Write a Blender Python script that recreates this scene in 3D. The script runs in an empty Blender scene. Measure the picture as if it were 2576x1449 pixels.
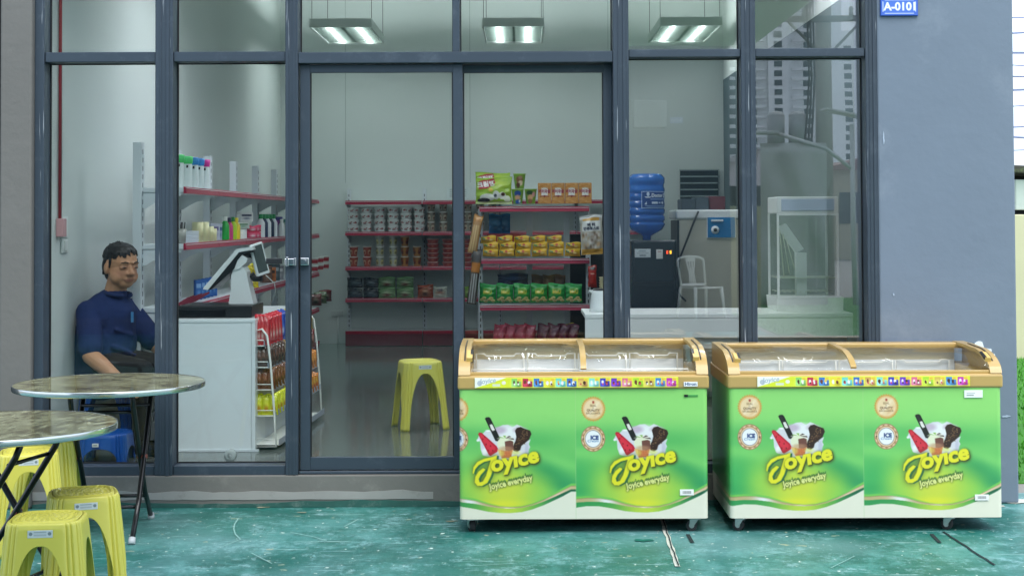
import bpy, bmesh, math, random
import numpy as np
from mathutils import Vector, Matrix

# ------------------------------------------------------------------ camera, sky, sun, exposure
SC = bpy.context.scene
COL = SC.collection
FPX = 3800.0                      # focal length in pixels of a 2576 px wide picture
PITCH, ROLL = math.radians(1.5), math.radians(0.25)
VPX, VPY, CAMH = 1310.0, 552.0, 1.5
cam_d = bpy.data.cameras.new('camera')
cam = bpy.data.objects.new('camera', cam_d)
COL.objects.link(cam)
cam_d.sensor_width = 36.0
cam_d.lens = 36.0 * FPX / 2576.0
cam_d.clip_start, cam_d.clip_end = 0.05, 2000
CX, CY = VPX, VPY - FPX * math.tan(PITCH)
cam_d.shift_x = (1288.0 - CX) / 2576.0
cam_d.shift_y = (CY - 724.5) / 2576.0
CAMR = Matrix.Rotation(math.pi / 2 + PITCH, 4, 'X') @ Matrix.Rotation(-ROLL, 4, 'Z')
cam.matrix_world = Matrix.Translation((0, 0, CAMH)) @ CAMR
SC.camera = cam

world = bpy.data.worlds.new('World')
SC.world = world
world.use_nodes = True
wn = world.node_tree.nodes
wn.clear()
sky = wn.new('ShaderNodeTexSky')
sky.sky_type = 'NISHITA'
sky.sun_disc = False
SUN_EL, SUN_AZ = math.radians(56), math.radians(158)      # azimuth from +Y clockwise (towards +X)
sky.sun_elevation = SUN_EL
sky.sun_rotation = SUN_AZ
sky.air_density, sky.dust_density, sky.ozone_density = 1.0, 4.0, 1.5
bg = wn.new('ShaderNodeBackground')
bg.inputs['Strength'].default_value = 0.15
wo = wn.new('ShaderNodeOutputWorld')
tcw = wn.new('ShaderNodeTexCoord'); mpw = wn.new('ShaderNodeMapping'); mpw.inputs['Scale'].default_value = (1, 1, 2.5)
nw = wn.new('ShaderNodeTexNoise'); nw.inputs['Scale'].default_value = 2.2; nw.inputs['Detail'].default_value = 7; nw.inputs['Roughness'].default_value = 0.6
rw = wn.new('ShaderNodeMapRange'); rw.inputs['From Min'].default_value = 0.30; rw.inputs['From Max'].default_value = 0.60
rw.inputs['To Min'].default_value = 0.35
mw = wn.new('ShaderNodeMix'); mw.data_type = 'RGBA'; mw.inputs['B'].default_value = (5.9, 6.8, 8.2, 1)      # bright broken cloud
wl = world.node_tree.links.new
wl(tcw.outputs['Generated'], mpw.inputs[0]); wl(mpw.outputs[0], nw.inputs['Vector']); wl(nw.outputs['Fac'], rw.inputs['Value'])
wl(rw.outputs[0], mw.inputs['Factor']); wl(sky.outputs[0], mw.inputs['A']); wl(mw.outputs['Result'], bg.inputs[0])
world.node_tree.links.new(bg.outputs[0], wo.inputs[0])
sun_d = bpy.data.lights.new('sun', 'SUN')
sun_d.energy, sun_d.angle, sun_d.color = 1.5, math.radians(40), (1.0, 0.97, 0.92)
sun = bpy.data.objects.new('sun', sun_d)
COL.objects.link(sun)
sdir = Vector((math.sin(SUN_AZ) * math.cos(SUN_EL), math.cos(SUN_AZ) * math.cos(SUN_EL), math.sin(SUN_EL)))
sun.rotation_euler = sdir.to_track_quat('Z', 'Y').to_euler()
SC.view_settings.view_transform = 'Standard'
SC.view_settings.look = 'None'
SC.view_settings.exposure = 0.78
SC.view_settings.gamma = 1.0
SC.cycles.max_bounces = 10
SC.cycles.transparent_max_bounces = 16
SC.cycles.caustics_reflective = False
SC.cycles.caustics_refractive = False
SC.cycles.sample_clamp_indirect = 4.0
SC.cycles.use_denoising = True

# ------------------------------------------------------------------ helpers
def W(px, py, D):
    """point of the plane Y = D seen at pixel (px, py) of the 2576 px wide photograph"""
    v = CAMR.to_3x3() @ Vector(((px - CX) / FPX, -(py - CY) / FPX, -1.0))
    return Vector((v.x * D / v.y, D, CAMH + v.z * D / v.y))
def XX(px, D, py=700): return W(px, py, D).x
def ZZ(py, D, px=1310): return W(px, py, D).z

def lin(c):
    if isinstance(c, str):
        c = tuple(int(c[i:i + 2], 16) for i in (0, 2, 4))
    a = np.asarray(c, float) / 255.0
    return np.where(a <= 0.04045, a / 12.92, ((a + 0.055) / 1.055) ** 2.4)

MATS = {}
def M(name, color='808080', rough=0.5, metal=0.0, var=0.08, scale=6.0, bump=0.0, bscale=80.0, coat=0.0,
      emit=0.0, dirt=None, dirt_amt=0.0, dscale=3.0, trans=0.0, ior=1.45, spec=0.5):
    if name in MATS: return MATS[name]
    m = bpy.data.materials.new(name)
    m.use_nodes = True
    nt = m.node_tree; N = nt.nodes; L = nt.links
    b = N['Principled BSDF']
    c = lin(color)
    tc = N.new('ShaderNodeTexCoord')
    nz = N.new('ShaderNodeTexNoise'); nz.inputs['Scale'].default_value = scale; nz.inputs['Detail'].default_value = 5
    L.new(tc.outputs['Object'], nz.inputs['Vector'])
    mx = N.new('ShaderNodeMix'); mx.data_type = 'RGBA'
    mx.inputs['A'].default_value = (*(c * (1 - var)), 1)
    mx.inputs['B'].default_value = (*np.minimum(c * (1 + var), 1), 1)
    L.new(nz.outputs['Fac'], mx.inputs['Factor'])
    out = mx.outputs['Result']
    if dirt is not None:
        n2 = N.new('ShaderNodeTexNoise'); n2.inputs['Scale'].default_value = dscale; n2.inputs['Detail'].default_value = 8
        n2.inputs['Roughness'].default_value = 0.7
        L.new(tc.outputs['Object'], n2.inputs['Vector'])
        rp = N.new('ShaderNodeMapRange'); rp.inputs['From Min'].default_value = 0.55; rp.inputs['From Max'].default_value = 0.75
        rp.inputs['To Max'].default_value = dirt_amt
        L.new(n2.outputs['Fac'], rp.inputs['Value'])
        m2 = N.new('ShaderNodeMix'); m2.data_type = 'RGBA'
        L.new(rp.outputs[0], m2.inputs['Factor']); L.new(out, m2.inputs['A'])
        m2.inputs['B'].default_value = (*lin(dirt), 1)
        out = m2.outputs['Result']
    L.new(out, b.inputs['Base Color'])
    b.inputs['Roughness'].default_value = rough
    b.inputs['Metallic'].default_value = metal
    b.inputs['Specular IOR Level'].default_value = spec
    b.inputs['IOR'].default_value = ior
    if coat: b.inputs['Coat Weight'].default_value = coat; b.inputs['Coat Roughness'].default_value = 0.08
    if trans: b.inputs['Transmission Weight'].default_value = trans
    if emit:
        b.inputs['Emission Color'].default_value = (*c, 1); b.inputs['Emission Strength'].default_value = emit
    if bump:
        n3 = N.new('ShaderNodeTexNoise'); n3.inputs['Scale'].default_value = bscale; n3.inputs['Detail'].default_value = 6
        L.new(tc.outputs['Object'], n3.inputs['Vector'])
        bp = N.new('ShaderNodeBump'); bp.inputs['Strength'].default_value = bump; bp.inputs['Distance'].default_value = 0.01
        L.new(n3.outputs['Fac'], bp.inputs['Height']); L.new(bp.outputs[0], b.inputs['Normal'])
    MATS[name] = m
    return m

def M_print(name='printed', rough=0.4, coat=0.0, bump=0.0, bscale=30):
    """colours printed on a surface, kept in the mesh's own colour attribute"""
    if name in MATS: return MATS[name]
    m = bpy.data.materials.new(name); m.use_nodes = True
    nt = m.node_tree; N = nt.nodes; L = nt.links; b = N['Principled BSDF']
    a = N.new('ShaderNodeAttribute'); a.attribute_name = 'Col'
    tc = N.new('ShaderNodeTexCoord')
    nz = N.new('ShaderNodeTexNoise'); nz.inputs['Scale'].default_value = 14; nz.inputs['Detail'].default_value = 4
    L.new(tc.outputs['Object'], nz.inputs['Vector'])
    mr = N.new('ShaderNodeMapRange'); mr.inputs['To Min'].default_value = 0.93; mr.inputs['To Max'].default_value = 1.0
    L.new(nz.outputs['Fac'], mr.inputs['Value'])
    vm = N.new('ShaderNodeVectorMath'); vm.operation = 'SCALE'
    L.new(a.outputs['Color'], vm.inputs[0]); L.new(mr.outputs[0], vm.inputs['Scale'])
    L.new(vm.outputs[0], b.inputs['Base Color'])
    b.inputs['Roughness'].default_value = rough
    if coat: b.inputs['Coat Weight'].default_value = coat; b.inputs['Coat Roughness'].default_value = 0.1
    if bump:
        n3 = N.new('ShaderNodeTexNoise'); n3.inputs['Scale'].default_value = bscale
        L.new(tc.outputs['Object'], n3.inputs['Vector'])
        bp = N.new('ShaderNodeBump'); bp.inputs['Strength'].default_value = bump; bp.inputs['Distance'].default_value = 0.01
        L.new(n3.outputs['Fac'], bp.inputs['Height']); L.new(bp.outputs[0], b.inputs['Normal'])
    MATS[name] = m
    return m

def M_glass(name, tint, refl, rough=0.0, wav=0.0, wscale=1.3, gmax=0.9):
    """thin pane: tinted see-through plus a mirror layer that grows at grazing angles"""
    if name in MATS: return MATS[name]
    m = bpy.data.materials.new(name); m.use_nodes = True
    nt = m.node_tree; N = nt.nodes; L = nt.links
    N.remove(N['Principled BSDF'])
    out = N['Material Output']
    tr = N.new('ShaderNodeBsdfTransparent'); tr.inputs[0].default_value = (*tint, 1)
    gl = N.new('ShaderNodeBsdfGlossy'); gl.inputs['Roughness'].default_value = rough
    lw = N.new('ShaderNodeLayerWeight'); lw.inputs['Blend'].default_value = 0.5
    pw = N.new('ShaderNodeMath'); pw.operation = 'POWER'; pw.inputs[1].default_value = 4.0; L.new(lw.outputs['Facing'], pw.inputs[0]); lw = pw
    mr = N.new('ShaderNodeMapRange')
    mr.inputs['To Min'].default_value = refl; mr.inputs['To Max'].default_value = gmax
    L.new(lw.outputs[0], mr.inputs['Value'])
    mx = N.new('ShaderNodeMixShader')
    L.new(mr.outputs[0], mx.inputs[0]); L.new(tr.outputs[0], mx.inputs[1]); L.new(gl.outputs[0], mx.inputs[2])
    if wav:
        tc = N.new('ShaderNodeTexCoord'); nz = N.new('ShaderNodeTexNoise')
        nz.inputs['Scale'].default_value = wscale; nz.inputs['Detail'].default_value = 1
        L.new(tc.outputs['Object'], nz.inputs['Vector'])
        bp = N.new('ShaderNodeBump'); bp.inputs['Strength'].default_value = wav; bp.inputs['Distance'].default_value = 0.02
        L.new(nz.outputs['Fac'], bp.inputs['Height']); L.new(bp.outputs[0], gl.inputs['Normal'])
    L.new(mx.outputs[0], out.inputs[0])
    MATS[name] = m
    return m

class MB:
    """collects shapes, then links them as one mesh object"""
    def __init__(s): s.bm = bmesh.new()
    def _add(s, vs, fs, mi=0, smooth=False):
        v = [s.bm.verts.new(p) for p in vs]
        for f in fs:
            try:
                q = s.bm.faces.new([v[i] for i in f]); q.material_index = mi; q.smooth = smooth
            except ValueError: pass
        return v
    def box(s, x0, x1, y0, y1, z0, z1, mi=0, bev=0.0, seg=2, mat=None):
        ps = [(x, y, z) for x in (x0, x1) for y in (y0, y1) for z in (z0, z1)]
        fs = [(0, 1, 3, 2), (4, 6, 7, 5), (0, 4, 5, 1), (2, 3, 7, 6), (0, 2, 6, 4), (1, 5, 7, 3)]
        t = bmesh.new()
        v = [t.verts.new(p) for p in ps]
        for f in fs: t.faces.new([v[i] for i in f])
        if bev > 0: bmesh.ops.bevel(t, geom=list(t.edges), offset=bev, segments=seg, affect='EDGES', profile=0.5)
        t.verts.index_update()
        vs = [(mat @ q.co if mat else q.co.copy()) for q in t.verts]
        s._add(vs, [[q.index for q in f.verts] for f in t.faces], mi, False)
        t.free(); return s
    def cyl(s, p0, p1, r0, r1=None, n=16, mi=0, caps=True, smooth=True):
        p0, p1 = Vector(p0), Vector(p1); r1 = r0 if r1 is None else r1
        d = (p1 - p0).normalized(); a = d.orthogonal().normalized(); b = d.cross(a)
        vs = []
        for p, r in ((p0, r0), (p1, r1)):
            for k in range(n):
                t = 2 * math.pi * k / n
                vs.append(p + a * (r * math.cos(t)) + b * (r * math.sin(t)))
        v = s._add(vs, [(k, (k + 1) % n, n + (k + 1) % n, n + k) for k in range(n)], mi, smooth)
        if caps:
            for q in (v[:n][::-1], v[n:]):
                f = s.bm.faces.new(q); f.material_index = mi
        return s
    def tube(s, pts, r, n=8, mi=0, closed=False):
        pts = [Vector(p) for p in pts]; m = len(pts); rings = []; prev = None
        for i, p in enumerate(pts):
            q0 = pts[(i - 1) % m] if (i > 0 or closed) else p
            q1 = pts[(i + 1) % m] if (i < m - 1 or closed) else p
            d = (q1 - q0).normalized()
            a = (prev - d * prev.dot(d)).normalized() if prev is not None and (prev - d * prev.dot(d)).length > 1e-4 else d.orthogonal().normalized()
            prev = a; b = d.cross(a); rr = r[i] if isinstance(r, (list, tuple)) else r
            rings.append([p + a * (rr * math.cos(2 * math.pi * k / n)) + b * (rr * math.sin(2 * math.pi * k / n)) for k in range(n)])
        vs = [q for g in rings for q in g]; fs = []
        for i in range(m if closed else m - 1):
            j = (i + 1) % m
            for k in range(n): fs.append((i * n + k, i * n + (k + 1) % n, j * n + (k + 1) % n, j * n + k))
        v = s._add(vs, fs, mi, True)
        if not closed:
            for q in (v[:n][::-1], v[-n:]):
                f = s.bm.faces.new(q); f.material_index = mi
        return s
    def lathe(s, prof, n=24, mi=0, c=(0, 0, 0), sx=1, sy=1, smooth=True, axis='Z'):
        vs = []
        for r, z in prof:
            for k in range(n):
                t = 2 * math.pi * k / n
                p = (r * math.cos(t) * sx, r * math.sin(t) * sy, z)
                if axis == 'Y': p = (p[0], p[2], p[1])
                if axis == 'X': p = (p[2], p[0], p[1])
                vs.append((p[0] + c[0], p[1] + c[1], p[2] + c[2]))
        m = len(prof)
        s._add(vs, [(i * n + k, i * n + (k + 1) % n, (i + 1) * n + (k + 1) % n, (i + 1) * n + k) for i in range(m - 1) for k in range(n)], mi, smooth)
        return s
    def prism(s, pts, axis, a0, a1, mi=0, smooth=False):
        """polygon of 2-D points pushed along an axis"""
        n = len(pts)
        def mk(p, a): return {'X': (a, p[0], p[1]), 'Y': (p[0], a, p[1]), 'Z': (p[0], p[1], a)}[axis]
        vs = [mk(p, a0) for p in pts] + [mk(p, a1) for p in pts]
        v = s._add(vs, [(k, (k + 1) % n, n + (k + 1) % n, n + k) for k in range(n)], mi, smooth)
        for q in (v[:n][::-1], v[n:]):
            f = s.bm.faces.new(q); f.material_index = mi
        return s
    def strip(s, pts, w0, w1, axis, th, mi=0):
        """a band of thickness th that follows a 2-D curve, between w0 and w1 along axis"""
        up = []
        for i, p in enumerate(pts):
            a = pts[max(i - 1, 0)]; b = pts[min(i + 1, len(pts) - 1)]
            d = Vector((b[0] - a[0], b[1] - a[1])).normalized(); up.append((p[0] - d.y * th, p[1] + d.x * th))
        return s.prism(list(pts) + up[::-1], axis, w0, w1, mi)
    def build(s, name, mats=None, parent=None, smooth_angle=None, loc=None, rotz=0.0):
        bmesh.ops.recalc_face_normals(s.bm, faces=list(s.bm.faces))
        me = bpy.data.meshes.new(name); s.bm.to_mesh(me); s.bm.free()
        for m in (mats if isinstance(mats, (list, tuple)) else [mats]):
            if m: me.materials.append(m)
        o = bpy.data.objects.new(name, me); COL.objects.link(o)
        if parent: o.parent = parent
        if loc is not None: o.location = loc
        o.rotation_euler.z = rotz
        return o

def surf(name, pos, nu, nv, mats=None, parent=None, col=None, closeu=False, us=None, vs=None, loc=None, rotz=0.0, thick=0.0, smooth=True):
    """grid surface from pos(U, V) -> x, y, z, with colours col(U, V) -> rgb (display values 0..1)"""
    us = np.linspace(0, 1, nu, endpoint=not closeu) if us is None else np.asarray(us)
    vs = np.linspace(0, 1, nv) if vs is None else np.asarray(vs)
    nu, nv = len(us), len(vs)
    V, U = np.meshgrid(vs, us, indexing='ij')
    x, y, z = pos(U, V)
    co = np.stack([np.broadcast_to(x, U.shape), np.broadcast_to(y, U.shape), np.broadcast_to(z, U.shape)], -1).reshape(-1, 3).astype(np.float32)
    me = bpy.data.meshes.new(name)
    ii, jj = np.meshgrid(np.arange(nv - 1), np.arange(nu if closeu else nu - 1), indexing='ij')
    j2 = (jj + 1) % nu
    q = np.stack([ii * nu + jj, ii * nu + j2, (ii + 1) * nu + j2, (ii + 1) * nu + jj], -1).reshape(-1, 4)
    me.vertices.add(len(co)); me.vertices.foreach_set('co', co.ravel())
    me.loops.add(q.size); me.loops.foreach_set('vertex_index', q.ravel().astype(np.int32))
    me.polygons.add(len(q)); me.polygons.foreach_set('loop_start', np.arange(0, q.size, 4, dtype=np.int32))
    me.polygons.foreach_set('use_smooth', np.full(len(q), smooth))
    me.update(calc_edges=True)
    if col is not None:
        c = col(U, V); c = np.asarray(c, float).reshape(-1, 3)
        c = np.where(c <= 0.04045, c / 12.92, ((np.maximum(c, 0) + 0.055) / 1.055) ** 2.4)
        a = me.color_attributes.new('Col', 'FLOAT_COLOR', 'POINT')
        a.data.foreach_set('color', np.concatenate([c, np.ones((len(c), 1))], 1).astype(np.float32).ravel())
    for m in (mats if isinstance(mats, (list, tuple)) else [mats]):
        if m: me.materials.append(m)
    o = bpy.data.objects.new(name, me); COL.objects.link(o)
    if thick:
        md = o.modifiers.new('s', 'SOLIDIFY'); md.thickness = thick; md.offset = -1
    if parent: o.parent = parent
    if loc is not None: o.location = loc
    o.rotation_euler.z = rotz
    return o

def tag(o, label=None, cat=None, group=None, kind=None):
    if label: o['label'] = label
    if cat: o['category'] = cat
    if group: o['group'] = group
    if kind: o['kind'] = kind
    return o
def thing(name, label, cat, loc=(0, 0, 0), rotz=0.0, group=None):
    o = bpy.data.objects.new(name, None); COL.objects.link(o)
    o.location = loc; o.rotation_euler.z = rotz; o.empty_display_size = 0.1
    return tag(o, label, cat, group)
def dup(root, loc, rotz=0.0, label=None, group=None, scale=None):
    r = root.copy(); COL.objects.link(r); r.location = loc; r.rotation_euler = (root.rotation_euler.x, root.rotation_euler.y, rotz)
    if label: r['label'] = label
    if group: r['group'] = group
    if scale: r.scale = scale
    for ch in list(root.children):
        c = ch.copy(); COL.objects.link(c); c.parent = r
        for g in ch.children:
            d = g.copy(); COL.objects.link(d); d.parent = c
    return r
ORD = ['', 'first', 'second', 'third', 'fourth', 'fifth', 'sixth', 'seventh', 'eighth', 'ninth', 'tenth']

# ------------------------------------------------------------------ a small painter for printed graphics
def _c(c): return np.array([int(c[i:i + 2], 16) for i in (0, 2, 4)]) / 255.0 if isinstance(c, str) else np.asarray(c, float)
class Canvas:
    """x to the right, y down, in the units of the rectangle x0..x1, y0..y1"""
    def __init__(s, x0, x1, y0, y1, step, bgc='ffffff'):
        s.x0, s.x1, s.y0, s.y1 = x0, x1, y0, y1
        s.w = int(round((x1 - x0) / step)) + 1; s.h = int(round((y1 - y0) / step)) + 1
        s.xs = np.linspace(x0, x1, s.w); s.ys = np.linspace(y0, y1, s.h)
        s.dx = s.xs[1] - s.xs[0]; s.dy = s.ys[1] - s.ys[0]
        s.Xg, s.Yg = np.meshgrid(s.xs, s.ys)
        s.a = np.tile(_c(bgc), (s.h, s.w, 1)).astype(float)
    def mix(s, mask, c):
        c = _c(c); m = np.clip(mask, 0, 1)[..., None]
        s.a = s.a * (1 - m) + c * m
    def cover(s, polys, ss=3):
        """coverage of a set of polygons, anti-aliased"""
        m = np.zeros((s.h, s.w))
        for P in polys:
            P = np.asarray(P, float)
            i0 = max(int((P[:, 0].min() - s.x0) / s.dx) - 1, 0); i1 = min(int((P[:, 0].max() - s.x0) / s.dx) + 2, s.w - 1)
            j0 = max(int((P[:, 1].min() - s.y0) / s.dy) - 1, 0); j1 = min(int((P[:, 1].max() - s.y0) / s.dy) + 2, s.h - 1)
            if i1 < i0 or j1 < j0: continue
            acc = np.zeros((j1 - j0 + 1, i1 - i0 + 1))
            for a in range(ss):
                for b in range(ss):
                    X = s.Xg[j0:j1 + 1, i0:i1 + 1] + ((a + .5) / ss - .5) * s.dx
                    Y = s.Yg[j0:j1 + 1, i0:i1 + 1] + ((b + .5) / ss - .5) * s.dy
                    ins = np.zeros(X.shape, bool)
                    x2, y2 = P[-1]
                    for x1, y1 in P:
                        if y1 != y2:
                            cnd = ((y1 > Y) != (y2 > Y)) & (X < (x2 - x1) * (Y - y1) / (y2 - y1) + x1)
                            ins ^= cnd
                        x2, y2 = x1, y1
                    acc += ins
            m[j0:j1 + 1, i0:i1 + 1] += acc / (ss * ss)
        return np.clip(m, 0, 1)
    def poly(s, P, c, al=1.0): s.mix(s.cover([P]) * al, c)
    def ell(s, cx, cy, rx, ry, c, soft=None, al=1.0):
        r = np.sqrt(((s.Xg - cx) / rx) ** 2 + ((s.Yg - cy) / ry) ** 2)
        w = (soft if soft is not None else 0.7 * max(abs(s.dx), abs(s.dy)) / min(rx, ry))
        s.mix(np.clip((1 - r) / w + 0.5, 0, 1) * al, c)
    def glow(s, cx, cy, rx, ry, c, al=1.0, rot=0.0):
        ca, sa = math.cos(rot), math.sin(rot)
        X = (s.Xg - cx) * ca + (s.Yg - cy) * sa; Y = -(s.Xg - cx) * sa + (s.Yg - cy) * ca
        s.mix(np.exp(-((X / rx) ** 2 + (Y / ry) ** 2)) * al, c)
    def rect(s, x0, x1, y0, y1, c, al=1.0): s.poly([(x0, y0), (x1, y0), (x1, y1), (x0, y1)], c, al)
    def blur(s, m, k):
        for ax in (0, 1):
            for _ in range(3):
                cs = np.cumsum(np.pad(m, [(k + 1, k) if a == ax else (0, 0) for a in (0, 1)], mode='edge'), axis=ax)
                n = 2 * k + 1
                m = (np.take(cs, range(n, cs.shape[ax]), ax) - np.take(cs, range(0, cs.shape[ax] - n), ax)) / n
        return m
    def text(s, body, x, y, h, c, rot=0.0, shear=0.0, off=0.0, align='CENTER', wide=1.0, shadow=None, sh=3, al=1.0):
        T = text_tris(body, off)
        if not T: return
        P = np.array([p for t in T for p in t]); mnx, mxx = P[:, 0].min(), P[:, 0].max()
        ox = {'CENTER': (mnx + mxx) / 2, 'LEFT': mnx, 'RIGHT': mxx}[align]
        ca, sa = math.cos(rot), math.sin(rot); pol = []
        for t in T:
            q = []
            for px, py in t:
                u = (px - ox) * wide * h + shear * py * h; v = -py * h
                q.append((x + u * ca - v * sa, y + u * sa + v * ca))
            pol.append(q)
        m = s.cover(pol)
        if shadow: s.mix(np.clip(s.blur(m, sh) * 2.2, 0, 1) * shadow[1], shadow[0])
        s.mix(m * al, c)
    def sample(s, x, y):
        """bilinear colour lookup"""
        i = np.clip((x - s.x0) / s.dx, 0, s.w - 1.001); j = np.clip((y - s.y0) / s.dy, 0, s.h - 1.001)
        i0 = i.astype(int); j0 = j.astype(int); fi = (i - i0)[..., None]; fj = (j - j0)[..., None]
        a = s.a
        return (a[j0, i0] * (1 - fi) + a[j0, i0 + 1] * fi) * (1 - fj) + (a[j0 + 1, i0] * (1 - fi) + a[j0 + 1, i0 + 1] * fi) * fj
    def plane(s, name, w, h, parent=None, loc=None, rotz=0.0, mat=None, bulge=None, th=0.0015):
        """a thin printed sheet facing -Y, origin at its bottom centre"""
        f = (lambda U, V: np.zeros_like(U)) if bulge is None else bulge
        o = surf(name, lambda U, V: ((U - .5) * w, -f(U, V), (1 - V) * h), s.w, s.h, mat or M_print(), parent,
                 col=lambda U, V: s.a, loc=loc, rotz=rotz, thick=th)
        return o
_TT = {}
def text_tris(body, off=0.0):
    """triangles of a line of text with a cap height of about 0.73"""
    k = (body, off)
    if k in _TT: return _TT[k]
    cu = bpy.data.curves.new('t', 'FONT'); cu.body = body; cu.size = 1.0; cu.offset = off; cu.resolution_u = 3
    ob = bpy.data.objects.new('t', cu); COL.objects.link(ob)
    dg = bpy.context.evaluated_depsgraph_get(); dg.update()
    me = bpy.data.meshes.new_from_object(ob.evaluated_get(dg))
    me.calc_loop_triangles()
    T = [[tuple(me.vertices[i].co[:2]) for i in t.vertices] for t in me.loop_triangles]
    bpy.data.objects.remove(ob); bpy.data.curves.remove(cu); bpy.data.meshes.remove(me)
    _TT[k] = T
    return T
def remeshed(name, builder, voxel, mat, parent=None, smooth=4, colf=None):
    """several rounded volumes fused into one continuous skin"""
    tmp = builder.build('tmp', None)
    md = tmp.modifiers.new('r', 'REMESH'); md.mode = 'VOXEL'; md.voxel_size = voxel; md.use_smooth_shade = True
    ms = tmp.modifiers.new('s', 'SMOOTH'); ms.factor = 0.5; ms.iterations = smooth
    dg = bpy.context.evaluated_depsgraph_get(); dg.update()
    me = bpy.data.meshes.new_from_object(tmp.evaluated_get(dg)); me.name = name
    bpy.data.objects.remove(tmp)
    me.materials.clear(); me.materials.append(mat)
    if colf:
        n = len(me.vertices); co = np.zeros(n * 3, np.float32); me.vertices.foreach_get('co', co)
        c = colf(co.reshape(-1, 3)); c = np.where(c <= 0.04045, c / 12.92, ((c + 0.055) / 1.055) ** 2.4)
        a = me.color_attributes.new('Col', 'FLOAT_COLOR', 'POINT')
        a.data.foreach_set('color', np.concatenate([c, np.ones((n, 1))], 1).astype(np.float32).ravel())
    o = bpy.data.objects.new(name, me); COL.objects.link(o)
    if parent: o.parent = parent
    return o
def blob(mb, p0, p1, r0, r1=None, n=14, sq=None):
    """capsule-like volume with round ends"""
    p0, p1 = Vector(p0), Vector(p1); r1 = r0 if r1 is None else r1
    d = p1 - p0; L = d.length; pr = []
    for k in range(7):
        t = math.pi / 2 * k / 6; pr.append((max(r0 * math.sin(t), 1e-4), -r0 * math.cos(t)))
    for k in range(7):
        t = math.pi / 2 * k / 6; pr.append((max(r1 * math.cos(t), 1e-4), L + r1 * math.sin(t)))
    q = d.to_track_quat('Z', 'Y').to_matrix() if L > 1e-6 else Matrix.Identity(3)
    vs = []
    for r, z in pr:
        for k in range(n):
            t = 2 * math.pi * k / n; vs.append(p0 + q @ Vector((r * math.cos(t), r * math.sin(t), z)))
    m = len(pr)
    v = mb._add(vs, [(i * n + k, i * n + (k + 1) % n, (i + 1) * n + (k + 1) % n, (i + 1) * n + k) for i in range(m - 1) for k in range(n)], 0, True)
    mb.bm.faces.new(v[:n][::-1]); mb.bm.faces.new(v[-n:])
def ellip(mb, c, rx, ry, rz, R=None, n=20):
    c = Vector(c); vs = []; R = R or Matrix.Identity(3)
    for i in range(n // 2 + 1):
        a = math.pi * i / (n // 2); a = min(max(a, .02), math.pi - .02)
        for k in range(n):
            t = 2 * math.pi * k / n
            vs.append(c + R @ Vector((rx * math.sin(a) * math.cos(t), ry * math.sin(a) * math.sin(t), -rz * math.cos(a))))
    m = n // 2 + 1
    v = mb._add(vs, [(i * n + k, i * n + (k + 1) % n, (i + 1) * n + (k + 1) % n, (i + 1) * n + k) for i in range(m - 1) for k in range(n)], 0, True)
    mb.bm.faces.new(v[:n][::-1]); mb.bm.faces.new(v[-n:])
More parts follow.
